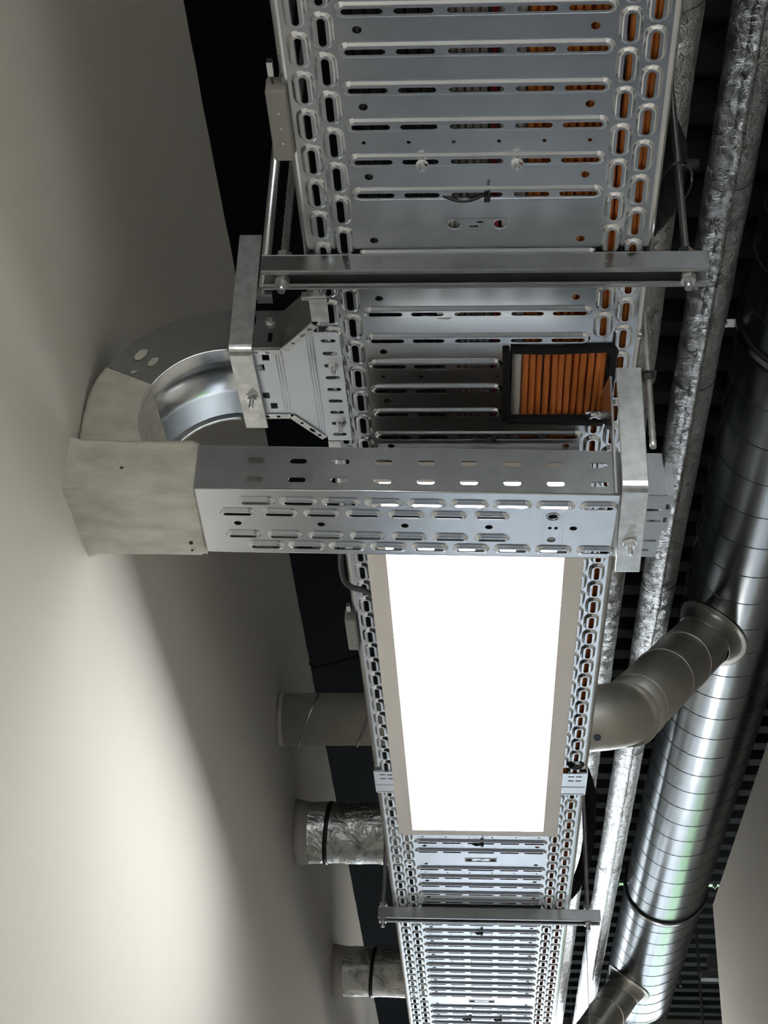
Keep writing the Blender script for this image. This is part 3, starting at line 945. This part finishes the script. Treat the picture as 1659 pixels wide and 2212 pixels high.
for x in (PX0 + 0.04, PX1 - 0.04):
    for y in (PY0 + 0.25, PY1 - 0.25):
        mb = MB(); mb.tube([(x, y, PZ + 0.014), (x, y, -0.004)], 0.0012, 8); obj('suspension_wire', mb, galv_dull, t)
mb = MB(); mb.box(-0.06, 0.05, 1.0, 1.18, PZ + 0.014, PZ + 0.040); obj('driver_box', mb, white_c, t)
# two unseen repeats of the panel, added to bring in more light
dup(t, (0, -2.30, 0), 'long glowing white LED panel added unseen behind the camera position', None)
dup(t, (0, 3.95, 0), 'long glowing white LED panel added unseen at the far end of the corridor', None)
# opal tubes on wires, added out of view to raise the general brightness
tube_e = emis('opal_fill_tube', (1.0, 0.97, 0.92), 6.5)
tp = thing('tube_fill_light', 'opal fill tube on wires, added unseen behind the camera', 'fill light', (0.28, -2.3, -0.52))
mb = MB(); mb.tube([(0.28, -2.88, -0.45), (0.28, -1.72, -0.45)], 0.06, 32); obj('opal_fill_tube', mb, tube_e, tp)
for y in (-2.90, -1.70):
    mb = MB(); mb.tube([(0.28, y - 0.02, -0.45), (0.28, y + 0.02, -0.45)], 0.063, 32); obj('end_cap', mb, galv_dull, tp)
    mb = MB(); mb.tube([(0.28, y, -0.388), (0.28, y, 1.447)], 0.0012, 6); obj('suspension_wire', mb, galv_dull, tp)
dup(tp, (0.10, 7.7, 0.10), 'opal fill tube on wires, added unseen ahead past the right wall corner', None)
# supply cable loop at its near left corner
mb = MB()
ctrl = [(-0.150, 0.800, -0.075), (-0.170, 0.86, -0.05), (-0.1930, 0.91, -0.035), (-0.2010, 0.955, -0.038), (-0.1985, 0.993, -0.048), (-0.188, 1.006, -0.054), (-0.170, 1.009, -0.058), (-0.150, 1.010, -0.068), (-0.12, 1.012, -0.078)]
pts = []
for i in range(len(ctrl) - 1):
    p0, p1, p2, p3 = (Vector(ctrl[max(0, min(len(ctrl) - 1, j))]) for j in (i - 1, i, i + 1, i + 2))
    for k in range(6):
        s_ = k / 6
        pts.append(0.5 * ((2 * p1) + (-p0 + p2) * s_ + (2 * p0 - 5 * p1 + 4 * p2 - p3) * s_ ** 2 + (-p0 + 3 * p1 - 3 * p2 + p3) * s_ ** 3))
mb.tube(pts, 0.0045, 10)
tag(obj('power_cable', mb, dark_c), 'black power cable looping out beside the lit panel and back', 'cable')

# ------------------------------------------------------------------ terminal boxes on the tray's left edge
def tbox(y0, y1, xa, xb, label):
    t = thing('terminal_box', label, 'terminal box', ((xa + xb) / 2, (y0 + y1) / 2, -0.012), 'grey terminal boxes on the tray edge')
    mb = MB(); mb.box(xa, xb, y0, y1, -0.010, 0.014)
    hs = obj('housing', mb, box_pl, t); bevel(hs, 0.003, 3)
    for k in range(3):
        yy = y0 + (y1 - y0) * (0.30 + 0.215 * k)
        mb = MB(); mb.tube([(xa * 0.5 + xb * 0.5 + 0.0012, yy, -0.0106), (xa * 0.5 + xb * 0.5 + 0.0012, yy, -0.0096)], 0.0013, 10); obj('screw', mb, dot_pl, hs)
    mb = MB(); mb.tube([(xa + 0.008, y0, 0.002), (xa + 0.007, y0 - 0.03, 0.002)], 0.0012, 8)
    mb.box(xa + 0.0045, xa + 0.0105, y0 - 0.030, y0 - 0.012, -0.001, 0.006)
    obj('latch', mb, bright_zinc, t)
    mb = MB(); mb.box(xb - 0.004, xb + 0.001, y0 - 0.009, y0 + 0.004, 0.0, 0.012); obj('clip', mb, galv_dull, t)
tbox(0.094, 0.192, -0.2160, -0.1945, 'grey terminal box with three pale screws on the near tray edge')
tbox(1.185, 1.283, -0.2135, -0.1945, 'grey terminal box with three pale screws beside the lit panel')

# ------------------------------------------------------------------ cable ties
def tie(label, x0, x1, y, droop, head, r=0.0020):
    mb = MB(); pts = []
    for k in range(13):
        s_ = k / 12
        pts.append((x0 + (x1 - x0) * s_, y + 0.010 * math.sin(PI * s_) * droop, 0.001 - 0.0075 * math.sin(PI * s_) ** 0.5 if 0 < k < 12 else 0.001))
    mb.tube(pts, r, 8)
    mb.box(head[0] - 0.0035, head[0] + 0.0035, head[1] - 0.0035, head[1] + 0.0035, -0.0095, -0.003)
    mb.tube([(head[0], head[1], -0.006), (head[0] + 0.002, head[1] - 0.012, -0.010)], 0.0012, 6)
    tag(obj('cable_tie', mb, black_pl), label, 'cable tie', 'black cable ties under the trays')
tie('black cable tie looped through a rib before the near strut', -0.041, 0.012, 0.2500, 0.75, (0.0115, 0.253))
tie('black cable tie looped just beyond the far end of the lit panel', -0.020, 0.004, 2.120, 0.4, (0.003, 2.122))
tie('black cable tie looped just beyond the far strut', -0.015, 0.002, 2.67, 0.4, (0.001, 2.672))
tie('black cable tie under the far tray at the bottom of the view, left one', -0.055, -0.030, 3.37, 0.4, (-0.031, 3.372))
tie('black cable tie under the far tray at the bottom of the view, right one', 0.030, 0.052, 3.37, 0.4, (0.051, 3.372))
tie('small black cable tie through the last rib before the crossing duct', -0.012, 0.022, 0.7000, 0.3, (0.021, 0.701), 0.0015)
tie('black fastener on the right tray edge beside the panel end', 0.165, 0.190, 1.735, 0.2, (0.172, 1.735), 0.0045)

# ------------------------------------------------------------------ ducts
def seg_tube(mb, pts, r, n=48): mb.tube(pts, r, n)
def ring_x(mb, x, y, z, R, r):
    mb.tube([(x, y + R * math.cos(a), z + R * math.sin(a)) for a in [2 * PI * k / 40 for k in range(41)]], r, 8, caps=False)
def elbow_pts(p0, d0, p1, d1, r, n=14):
    """polyline: p0 along d0, rounded into d1 towards p1"""
    p0, d0, p1, d1 = Vector(p0), Vector(d0).normalized(), Vector(p1), Vector(d1).normalized()
    # corner = intersection of the two axes (least squares)
    w0 = p0 - p1; b = d0.dot(d1); d = d0.dot(w0); e = d1.dot(w0); den = 1 - b * b
    c = ((p0 + d0 * ((b * e - d) / den)) + (p1 + d1 * ((e - b * d) / den))) / 2
    ang = math.acos(max(-1, min(1, b)))
    tl = r * math.tan(ang / 2)
    a0 = c - d0 * tl; a1 = c + d1 * tl
    out = [p0]
    for k in range(n + 1):
        s_ = k / n
        out.append(a0 * (1 - s_) ** 2 + c * 2 * s_ * (1 - s_) + a1 * s_ ** 2)
    out.append(p1)
    return out

MX, MZ, MR = 0.725, 1.060, 0.1575
Y_END = 6.9
t = thing('spiral_duct', 'large spiral galvanised ventilation duct running along the right side', 'ventilation duct', (MX, 2.5, MZ - MR))
mb = MB(); pts = [(MX, -3.3 + (Y_END + 3.3) * k / 60, MZ) for k in range(61)]
mb.tube(pts, MR, 96); obj('duct_shell', mb, galv_duct, t)
mb = MB(); pts = []; PT = 0.137
turns = (Y_END - (-2.0)) / PT; N_ = int(turns * 40)
for k in range(N_ + 1):
    a = -2 * PI * k / 40
    pts.append((MX + (MR + 0.0002) * math.cos(a), -2.0 + PT * k / 40, MZ + (MR + 0.0002) * math.sin(a)))
mb.tube(pts, 0.0014, 5)
obj('spiral_seam', mb, seam_m, t)
mb = MB()
for yy in (Y_END - 0.33, Y_END - 0.20, Y_END - 0.01):
    mb.tube([(MX + (MR + 0.001) * math.cos(a), yy, MZ + (MR + 0.001) * math.sin(a)) for a in [2 * PI * k / 60 for k in range(61)]], 0.004, 6, caps=False)
mb.tube([(MX, Y_END - 0.33, MZ), (MX, Y_END - 0.005, MZ)], MR + 0.0012, 72)
mb.tube([(MX, Y_END - 0.02, MZ), (MX, Y_END + 0.035, MZ)], MR * 0.93, 72)
obj('end_collar', mb, galv_duct, t)
# hanging clamps with rubber lining
def clamp(yy, label):
    t = thing('duct_clamp', label, 'pipe clamp', (MX, yy, MZ - MR - 0.01), 'rubber lined duct clamps')
    mb = MB(); A_ = [2 * PI * k / 64 for k in range(65)]
    for dy in (-0.019, 0.013):
        mb.tube([(MX + (MR + 0.004) * math.cos(a), yy + dy, MZ + (MR + 0.004) * math.sin(a)) for a in A_], 0.0055, 8, caps=False)
    obj('rubber_lining', mb, rubber, t)
    mb = MB(); vs = []; fs = []
    for i, a in enumerate(A_):
        for dy, rr in ((-0.0150, 0.006), (0.0120, 0.006), (0.0120, 0.009), (-0.0150, 0.009)):
            vs.append((MX + (MR + rr) * math.cos(a), yy + dy, MZ + (MR + rr) * math.sin(a)))
    for i in range(64):
        for k in range(4):
            k2 = (k + 1) % 4
            fs.append((i * 4 + k, i * 4 + k2, i * 4 + 4 + k2, i * 4 + 4 + k))
    mb.add(vs, fs, True); obj('steel_band', mb, galv, t)
    for s in (-1, 1):
        mb = MB(); x = MX + s * (MR + 0.024)
        mb.box(min(x - 0.020, x + 0.020), max(x - 0.020, x + 0.020), yy - 0.014, yy + 0.014, MZ + 0.002, MZ + 0.006)
        mb.tube([(x + 0.02 * s, yy, MZ + 0.002), (x + 0.02 * s, yy, MZ + 0.006)], 0.014, 18, smooth=False)
        lg = obj('lug', mb, bright_zinc, t)
        mb = MB(); stud(mb, (x + s * 0.012, yy, MZ + 0.001), (0, 0, -1), 0.0040, 0.012, 0.009, 0.010); obj('bolt', mb, bright_zinc, lg)
    mb = MB(); threaded(mb, MX, yy, MZ + MR + 0.009, 1.447, 0.006); obj('threaded_rod', mb, galv_dull, t)
clamp(1.735, 'rubber lined clamp around the spiral duct, upper right near the strut')
clamp(5.180, 'rubber lined clamp around the spiral duct near its far end')

def branch(y, label, end_y_off):
    E0 = Vector((0.338, y, 0.4409)); dv = Vector((0.259, 0.4446, 0.4465)).normalized()
    t = thing('branch_duct', label, 'ventilation duct', (0.20, y - 0.02, 0.34), 'branch ducts from the spiral duct')
    # elbow between cross pipe and slanted run
    p_el = elbow_pts((0.16, y - 0.008, 0.43), (1, 0, 0), E0 + dv * 0.10, dv, 0.16)
    mb = MB(); mb.tube(p_el, 0.078, 48); obj('elbow', mb, galv_branch, t)
    S = E0 + dv * 0.02; En = E0 + dv * 0.665
    mb = MB(); mb.tube([S, S + dv * 0.30, S + dv * 0.57, En], 0.0795, 56); obj('slanted_pipe', mb, galv_branch, t)
    for d_ in (0.02, 0.085, 0.315, 0.485):
        mb = MB()
        c = E0 + dv * d_; a_ = dv.orthogonal().normalized(); b_ = dv.cross(a_)
        mb.tube([c + (a_ * math.cos(k) + b_ * math.sin(k)) * 0.0803 for k in [2 * PI * q_ / 48 for q_ in range(49)]], 0.0016, 6, caps=False)
        obj('seam_ring', mb, galv_branch, t)
    # saddle collar fitted on the big duct
    mb = MB(); vs = []; fs = []; nR = 8; nK = 60
    a_ = dv.orthogonal().normalized(); b_ = dv.cross(a_)
    base = E0 + dv * 0.40
    def hit(p):
        # march along dv until the big duct's surface
        ox, oz = p.x - MX, p.z - MZ
        A_ = dv.x ** 2 + dv.z ** 2; B_ = 2 * (ox * dv.x + oz * dv.z); C_ = ox * ox + oz * oz - (MR + 0.0030) ** 2
        D_ = B_ * B_ - 4 * A_ * C_
        if D_ < 0: return p + dv * (-B_ / (2 * A_))
        return p + dv * ((-B_ - math.sqrt(D_)) / (2 * A_))
    for j in range(nR + 1):
        f_ = j / nR
        for k in range(nK):
            th = 2 * PI * k / nK
            if f_ < 0.5:
                g = f_ / 0.5
                rr = 0.0815 + 0.012 * g ** 3
                top_ = hit(base + (a_ * math.cos(th) + b_ * math.sin(th)) * rr)
                p = top_ - dv * (0.075 * (1 - g))
            else:
                g = (f_ - 0.5) / 0.5
                rr = 0.0935 + 0.017 * g
                p = hit(base + (a_ * math.cos(th) + b_ * math.sin(th)) * rr)
            vs.append(p)
    for j in range(nR):
        for k in range(nK):
            k2 = (k + 1) % nK
            fs.append((j * nK + k, j * nK + k2, (j + 1) * nK + k2, (j + 1) * nK + k))
    mb.add(vs, fs, True); o = obj('saddle_collar', mb, galv_branch, t, fix=False); solid(o, 0.0016)
    for (th, d_, r_) in ((0.35, 0.10, 1), (3.1, 0.50, 1), (2.3, 0.06, 1)):
        c = E0 + dv * d_ + (a_ * math.cos(th) + b_ * math.sin(th)) * 0.0797
        n_ = (a_ * math.cos(th) + b_ * math.sin(th))
        mb = MB(); mb.tube([c, c + n_ * 0.002], 0.005, 12, smooth=False); obj('screw', mb, galv_dull, t)
    # screws facing the camera
    n_ = Vector((-0.1, -0.62, -0.70)); n_ = (n_ - dv * n_.dot(dv)).normalized()
    for d_ in (0.055, 0.44):
        for q_ in (0.35,):
            m_ = (n_ * math.cos(q_) + dv.cross(n_) * math.sin(q_)).normalized()
            c = E0 + dv * d_ + m_ * 0.0795; mb = MB(); mb.tube([c, c + m_ * 0.0022], 0.0048, 12, smooth=False); obj('screw', mb, galv_dull, t)
    mb = MB(); c = Vector((0.268, y - 0.045, 0.3655)); nn_ = Vector((0.1, -0.55, -0.83)).normalized()
    mb.tube([c, c + nn_ * 0.003], 0.0085, 16, smooth=False); o = obj('screw', mb, blue_m, t); o['label'] = 'larger bluish screw head'
    # straight cross pipe above the tray into the wall
    mb = MB(); mb.tube([(XL + 0.001, y - 0.008, 0.4222), (0.05, y - 0.008, 0.4270), (0.10, y - 0.008, 0.4285), (0.165, y - 0.008, 0.43)], [0.0625, 0.0625, 0.076, 0.078], 56)
    obj('cross_pipe', mb, galv_branch, t)
    for (x, tilt) in ((-0.4100, 0.045), (-0.2700, 0.045)):
        mb = MB()
        mb.tube([(x + tilt * math.sin(k - 0.6) * 0.55, y - 0.008 + 0.0628 * math.cos(k), 0.4225 + 0.0628 * math.sin(k)) for k in [2 * PI * q_ / 48 for q_ in range(49)]], 0.0026, 6, caps=False)
        obj('spiral_seam', mb, galv_dull, t)
    mb = MB(); mb.tube([(XL + 0.001, y - 0.008, 0.422), (XL + 0.012, y - 0.008, 0.422)], [0.0660, 0.0632], 40); obj('wall_collar', mb, wall_m, t)
    return t
branch(2.4275, 'short round duct branching from the spiral duct, over the tray beside the panel', 0)
branch(5.62, 'round duct branching from the spiral duct at the lower right edge', 0)

# foil-wrapped cross pipes into the left wall
def foil_pipe(y, z, label, band_x):
    t = thing('insulated_duct', label, 'ventilation duct', (-0.2, y, z - 0.08), 'foil wrapped ducts entering the left wall')
    def rf(i, k, p, th): return 1 + 0.030 * noise.noise(Vector((p.x * 22, math.cos(th) * 1.7, math.sin(th) * 1.7 + y))) + 0.016 * noise.noise(Vector((p.x * 70, math.cos(th) * 5, math.sin(th) * 5)))
    mb = MB(); pts = [(XL + 0.001 + 0.42 * k / 90, y, z) for k in range(91)]
    last = pts[-1]
    for k in range(1, 16):
        a = PI / 2 * k / 15
        pts.append((last[0] + 0.11 * math.sin(a), y, z + 0.11 * (1 - math.cos(a))))
    for k in range(1, 30): pts.append((pts[-1][0] if k > 1 else last[0] + 0.11, y, z + 0.11 + (1.44 - z - 0.11) * k / 29))
    mb.tube(pts, 0.0785, 56, rfn=rf); obj('foil_jacket', mb, foil_flat, t)
    mb = MB()
    for dx in (0.0,):
        vs = []; fs = []
        for q_ in range(49):
            a = 2 * PI * q_ / 48
            for ddx, rr in ((-0.0055, 0.0775), (0.0055, 0.0775), (0.0055, 0.0812), (-0.0055, 0.0812)):
                vs.append((band_x + ddx + 0.006 * math.sin(a), y + rr * math.cos(a), z + rr * math.sin(a)))
        for i in range(48):
            for k in range(4):
                k2 = (k + 1) % 4
                fs.append((i * 4 + k, i * 4 + k2, i * 4 + 4 + k2, i * 4 + 4 + k))
        mb.add(vs, fs, True)
    o = obj('black_band', mb, black_pl, t)
    mb = MB(); mb.tube([(XL + 0.001, y, z), (XL + 0.035, y, z)], [0.0850, 0.0800], 48); obj('plaster_collar', mb, wall_m, t)
foil_pipe(2.8885, 0.3282, 'foil wrapped round duct with black band entering the left wall, nearer one', -0.395)
foil_pipe(4.0967, 0.3496, 'foil wrapped round duct with black band entering the left wall, farthest one', -0.350)

# long foil-lagged pipes above the tray's right side
def long_pipe(x, z, r, label, seam, lbl_wires):
    t = thing('lagged_pipe', label, 'insulated pipe', (x, 2.0, z - r), 'foil lagged pipes along the right')
    def rf(i, k, p, th): return 1 + 0.045 * noise.noise(Vector((p.y * 7, math.cos(th) * 1.6 + x * 9, math.sin(th) * 1.6))) + 0.022 * noise.noise(Vector((p.y * 40, math.cos(th) * 5, math.sin(th) * 5)))
    mb = MB(); n_ = 620; y0, y1 = -1.2, 7.6
    mb.tube([(x, y0 + (y1 - y0) * k / n_, z) for k in range(n_ + 1)], r, 40, rfn=rf); obj('foil_jacket', mb, foil, t)
    if seam:
        mb = MB(); vs = []; fs = []; n2 = 500
        for k in range(n2 + 1):
            y = y0 + (y1 - y0) * k / n2
            jag = 0.10 * noise.noise(Vector((y * 14, 3.3, 0))) + 0.05 * noise.noise(Vector((y * 60, 3.3, 0)))
            for (a, dr) in ((-1.95 + jag, 0.0006), (-1.62, 0.0030), (-1.45 + jag * 0.6, 0.0008)):
                vs.append((x + (r * 1.02 + dr) * math.cos(a), y, z + (r * 1.02 + dr) * math.sin(a)))
        for k in range(n2):
            for j in range(2): fs.append((k * 3 + j, k * 3 + j + 1, k * 3 + 4 + j, k * 3 + 3 + j))
        mb.add(vs, fs, True); o = obj('taped_seam', mb, foil, t, fix=False); solid(o, 0.001)
    mb = MB()
    for yy in lbl_wires:
        mb.tube([(x + (r * 1.035) * math.cos(a), yy + 0.004 * math.sin(a * 2), z + (r * 1.035) * math.sin(a)) for a in [2 * PI * k / 36 for k in range(37)]], 0.0009, 5, caps=False)
    obj('tie_wire', mb, dark_c, t)
    return t
PA = long_pipe(0.290, 0.700, 0.0450, 'slim foil lagged pipe running close beside the tray edge', False, (0.55, 1.15, 1.9, 2.35, 3.1, 4.2))
PB = long_pipe(0.4626, 0.930, 0.0442, 'wide crinkled foil lagged pipe between tray and spiral duct', True, (0.10, 0.43, 1.15, 1.75, 2.6, 3.6, 4.6))
fc = bpy.data.curves.new('print', 'FONT'); fc.body = 'ROCKWOOL'; fc.size = 0.0125; fc.space_character = 1.05; fc.resolution_u = 2
fo = bpy.data.objects.new('print', fc); C.objects.link(fo)
bpy.context.view_layer.update()
tm = fo.evaluated_get(bpy.context.evaluated_depsgraph_get()).to_mesh()
tv = [tuple(v.co) for v in tm.vertices]; tf = [tuple(p.vertices) for p in tm.polygons]
fo.to_mesh_clear(); bpy.data.objects.remove(fo)
for y0_ in (0.952, 1.255, 1.570):
    mb = MB(); rr = 0.0442 * 1.055
    mb.add([(0.4626 + rr * math.cos(-1.38 - ty / rr), y0_ - tx, 0.93 + rr * math.sin(-1.38 - ty / rr)) for tx, ty, tz in tv], tf)
    obj('printed_name', mb, ink, PB, fix=False)
# pins and nicks on the foil
mb = MB()
for i in range(16):
    y = -0.6 + i * 0.19; a = -1.15 - 0.5 * random.random()
    for (x, z, r) in ((0.290, 0.70, 0.0465), (0.4626, 0.93, 0.0458)):
        p = Vector((x + r * math.cos(a - 0.9 * (x > 0.4)), y + 0.03 * random.random(), z + r * math.sin(a - 0.9 * (x > 0.4))))
        d = Vector((math.sin(-a) * 0.012, (random.random() - 0.4) * 0.012, math.cos(a) * 0.010))
        mb.tube([p - d * 0.5, p + d * 0.5], 0.0009, 5)
o = obj('staple_mark', mb, ink, PA); o['kind'] = 'stuff'

# corrugated conduits dropping behind the tray edge
def conduit(name, ctrl, r, label, m, step=0.0048):
    P_ = [Vector(p) for p in ctrl]; pts = []
    for i in range(len(P_) - 1):
        p0, p1, p2, p3 = P_[max(0, i - 1)], P_[i], P_[i + 1], P_[min(len(P_) - 1, i + 2)]
        for k in range(20):
            s_ = k / 20
            pts.append(0.5 * ((2 * p1) + (-p0 + p2) * s_ + (2 * p0 - 5 * p1 + 4 * p2 - p3) * s_ ** 2 + (-p0 + 3 * p1 - 3 * p2 + p3) * s_ ** 3))
    # resample
    L = [0.0]
    for i in range(1, len(pts)): L.append(L[-1] + (pts[i] - pts[i - 1]).length)
    n_ = int(L[-1] / (step / 2)); out = []; j = 0
    for k in range(n_ + 1):
        d_ = L[-1] * k / n_
        while j < len(L) - 2 and L[j + 1] < d_: j += 1
        f_ = (d_ - L[j]) / max(1e-9, L[j + 1] - L[j])
        out.append(pts[j].lerp(pts[j + 1], f_))
    mb = MB(); mb.tube(out, [r * (1.0 if k % 2 else 0.86) for k in range(len(out))], 16, smooth=False)
    return tag(obj(name, mb, m), label, 'conduit')
conduit('flexible_conduit', [(0.10, 0.50, 0.62), (0.16, 0.46, 0.50), (0.215, 0.42, 0.36), (0.2416, 0.402, 0.240), (0.2414, 0.400, 0.1955), (0.235, 0.400, 0.156), (0.2240, 0.405, 0.124), (0.200, 0.412, 0.094), (0.165, 0.425, 0.070)], 0.0155, 'black corrugated conduit tied to the rod, dropping in at the near tray', trim_pl)
conduit('flexible_conduit', [(0.14, 2.62, 0.62), (0.20, 2.60, 0.50), (0.255, 2.570, 0.335), (0.256, 2.548, 0.242), (0.252, 2.62, 0.190), (0.240, 2.68, 0.155), (0.215, 2.73, 0.120), (0.17, 2.75, 0.085)], 0.0140, 'black corrugated conduit beside the far tray right of the panel end', trim_pl)
mb = MB()
mb.tube([(0.237 + 0.0205 * math.cos(a), 0.383 + 0.036 * math.sin(a), 0.140 + 0.006 * math.cos(a)) for a in [2 * PI * k / 20 for k in range(21)]], 0.0022, 8)
mb.box(0.2470, 0.262, 0.345, 0.353, 0.136, 0.144)
tag(obj('cable_tie', mb, black_pl), 'black cable tie binding the near conduit to its rod', 'cable tie')

# ------------------------------------------------------------------ hall beyond the right wall's end
def far_rod(x, y, z0, label):
    mb = MB(); threaded(mb, x, y, z0, 1.447, 0.007)
    tag(obj('hanging_rod', mb, dark_c), label, 'hanging rod', 'dark rods beyond the right wall')
far_rod(1.020, 6.60, 0.85, 'thick dark rod hanging closest to the right wall corner')
far_rod(0.965, 6.90, 1.19, 'thin dark rod hanging beyond the spiral duct, middle one')
far_rod(0.925, 7.10, 1.19, 'thin dark rod hanging right beside the spiral duct')
mb = MB(); mb.box(0.95, 1.06, 6.00, 6.05, 0.95, 0.985); mb.box(0.985, 1.03, 5.98, 6.07, 0.985, 1.05)
tag(obj('beam_clamp', mb, dark_c), 'dark clamp block hanging at the right wall corner', 'clamp')
mb = MB(); mb.box(0.40, 2.2, 7.42, 7.50, 1.10, 1.18); o = obj('cross_beam', mb, mat('grey_primer', (0.20, 0.20, 0.19), 0.6))
tag(o, 'dull steel beam crossing at the bottom right beyond the spiral duct', 'beam')

# drooping strap between wall top and tray
mb = MB()
pts = [(-0.50, 2.92, 0.853), (-0.46, 2.90, 0.815), (-0.40, 2.88, 0.822), (-0.33, 2.86, 0.835), (-0.25, 2.86, 0.84)]
for i in range(len(pts) - 1):
    a, b = Vector(pts[i]), Vector(pts[i + 1])
    w = Vector((0, 0.006, 0)); h = Vector((0, 0, 0.001))
    mb.add([a - w - h, a + w - h, a + w + h, a - w + h, b - w - h, b + w - h, b + w + h, b - w + h], [(0, 1, 2, 3), (7, 6, 5, 4), (0, 4, 5, 1), (1, 5, 6, 2), (2, 6, 7, 3), (3, 7, 4, 0)])
tag(obj('strap', mb, dark_wall), 'dark strap spanning from the left wall top towards the tray', 'strap')

for o in bpy.data.objects:
    if '_o' in o: del o['_o']
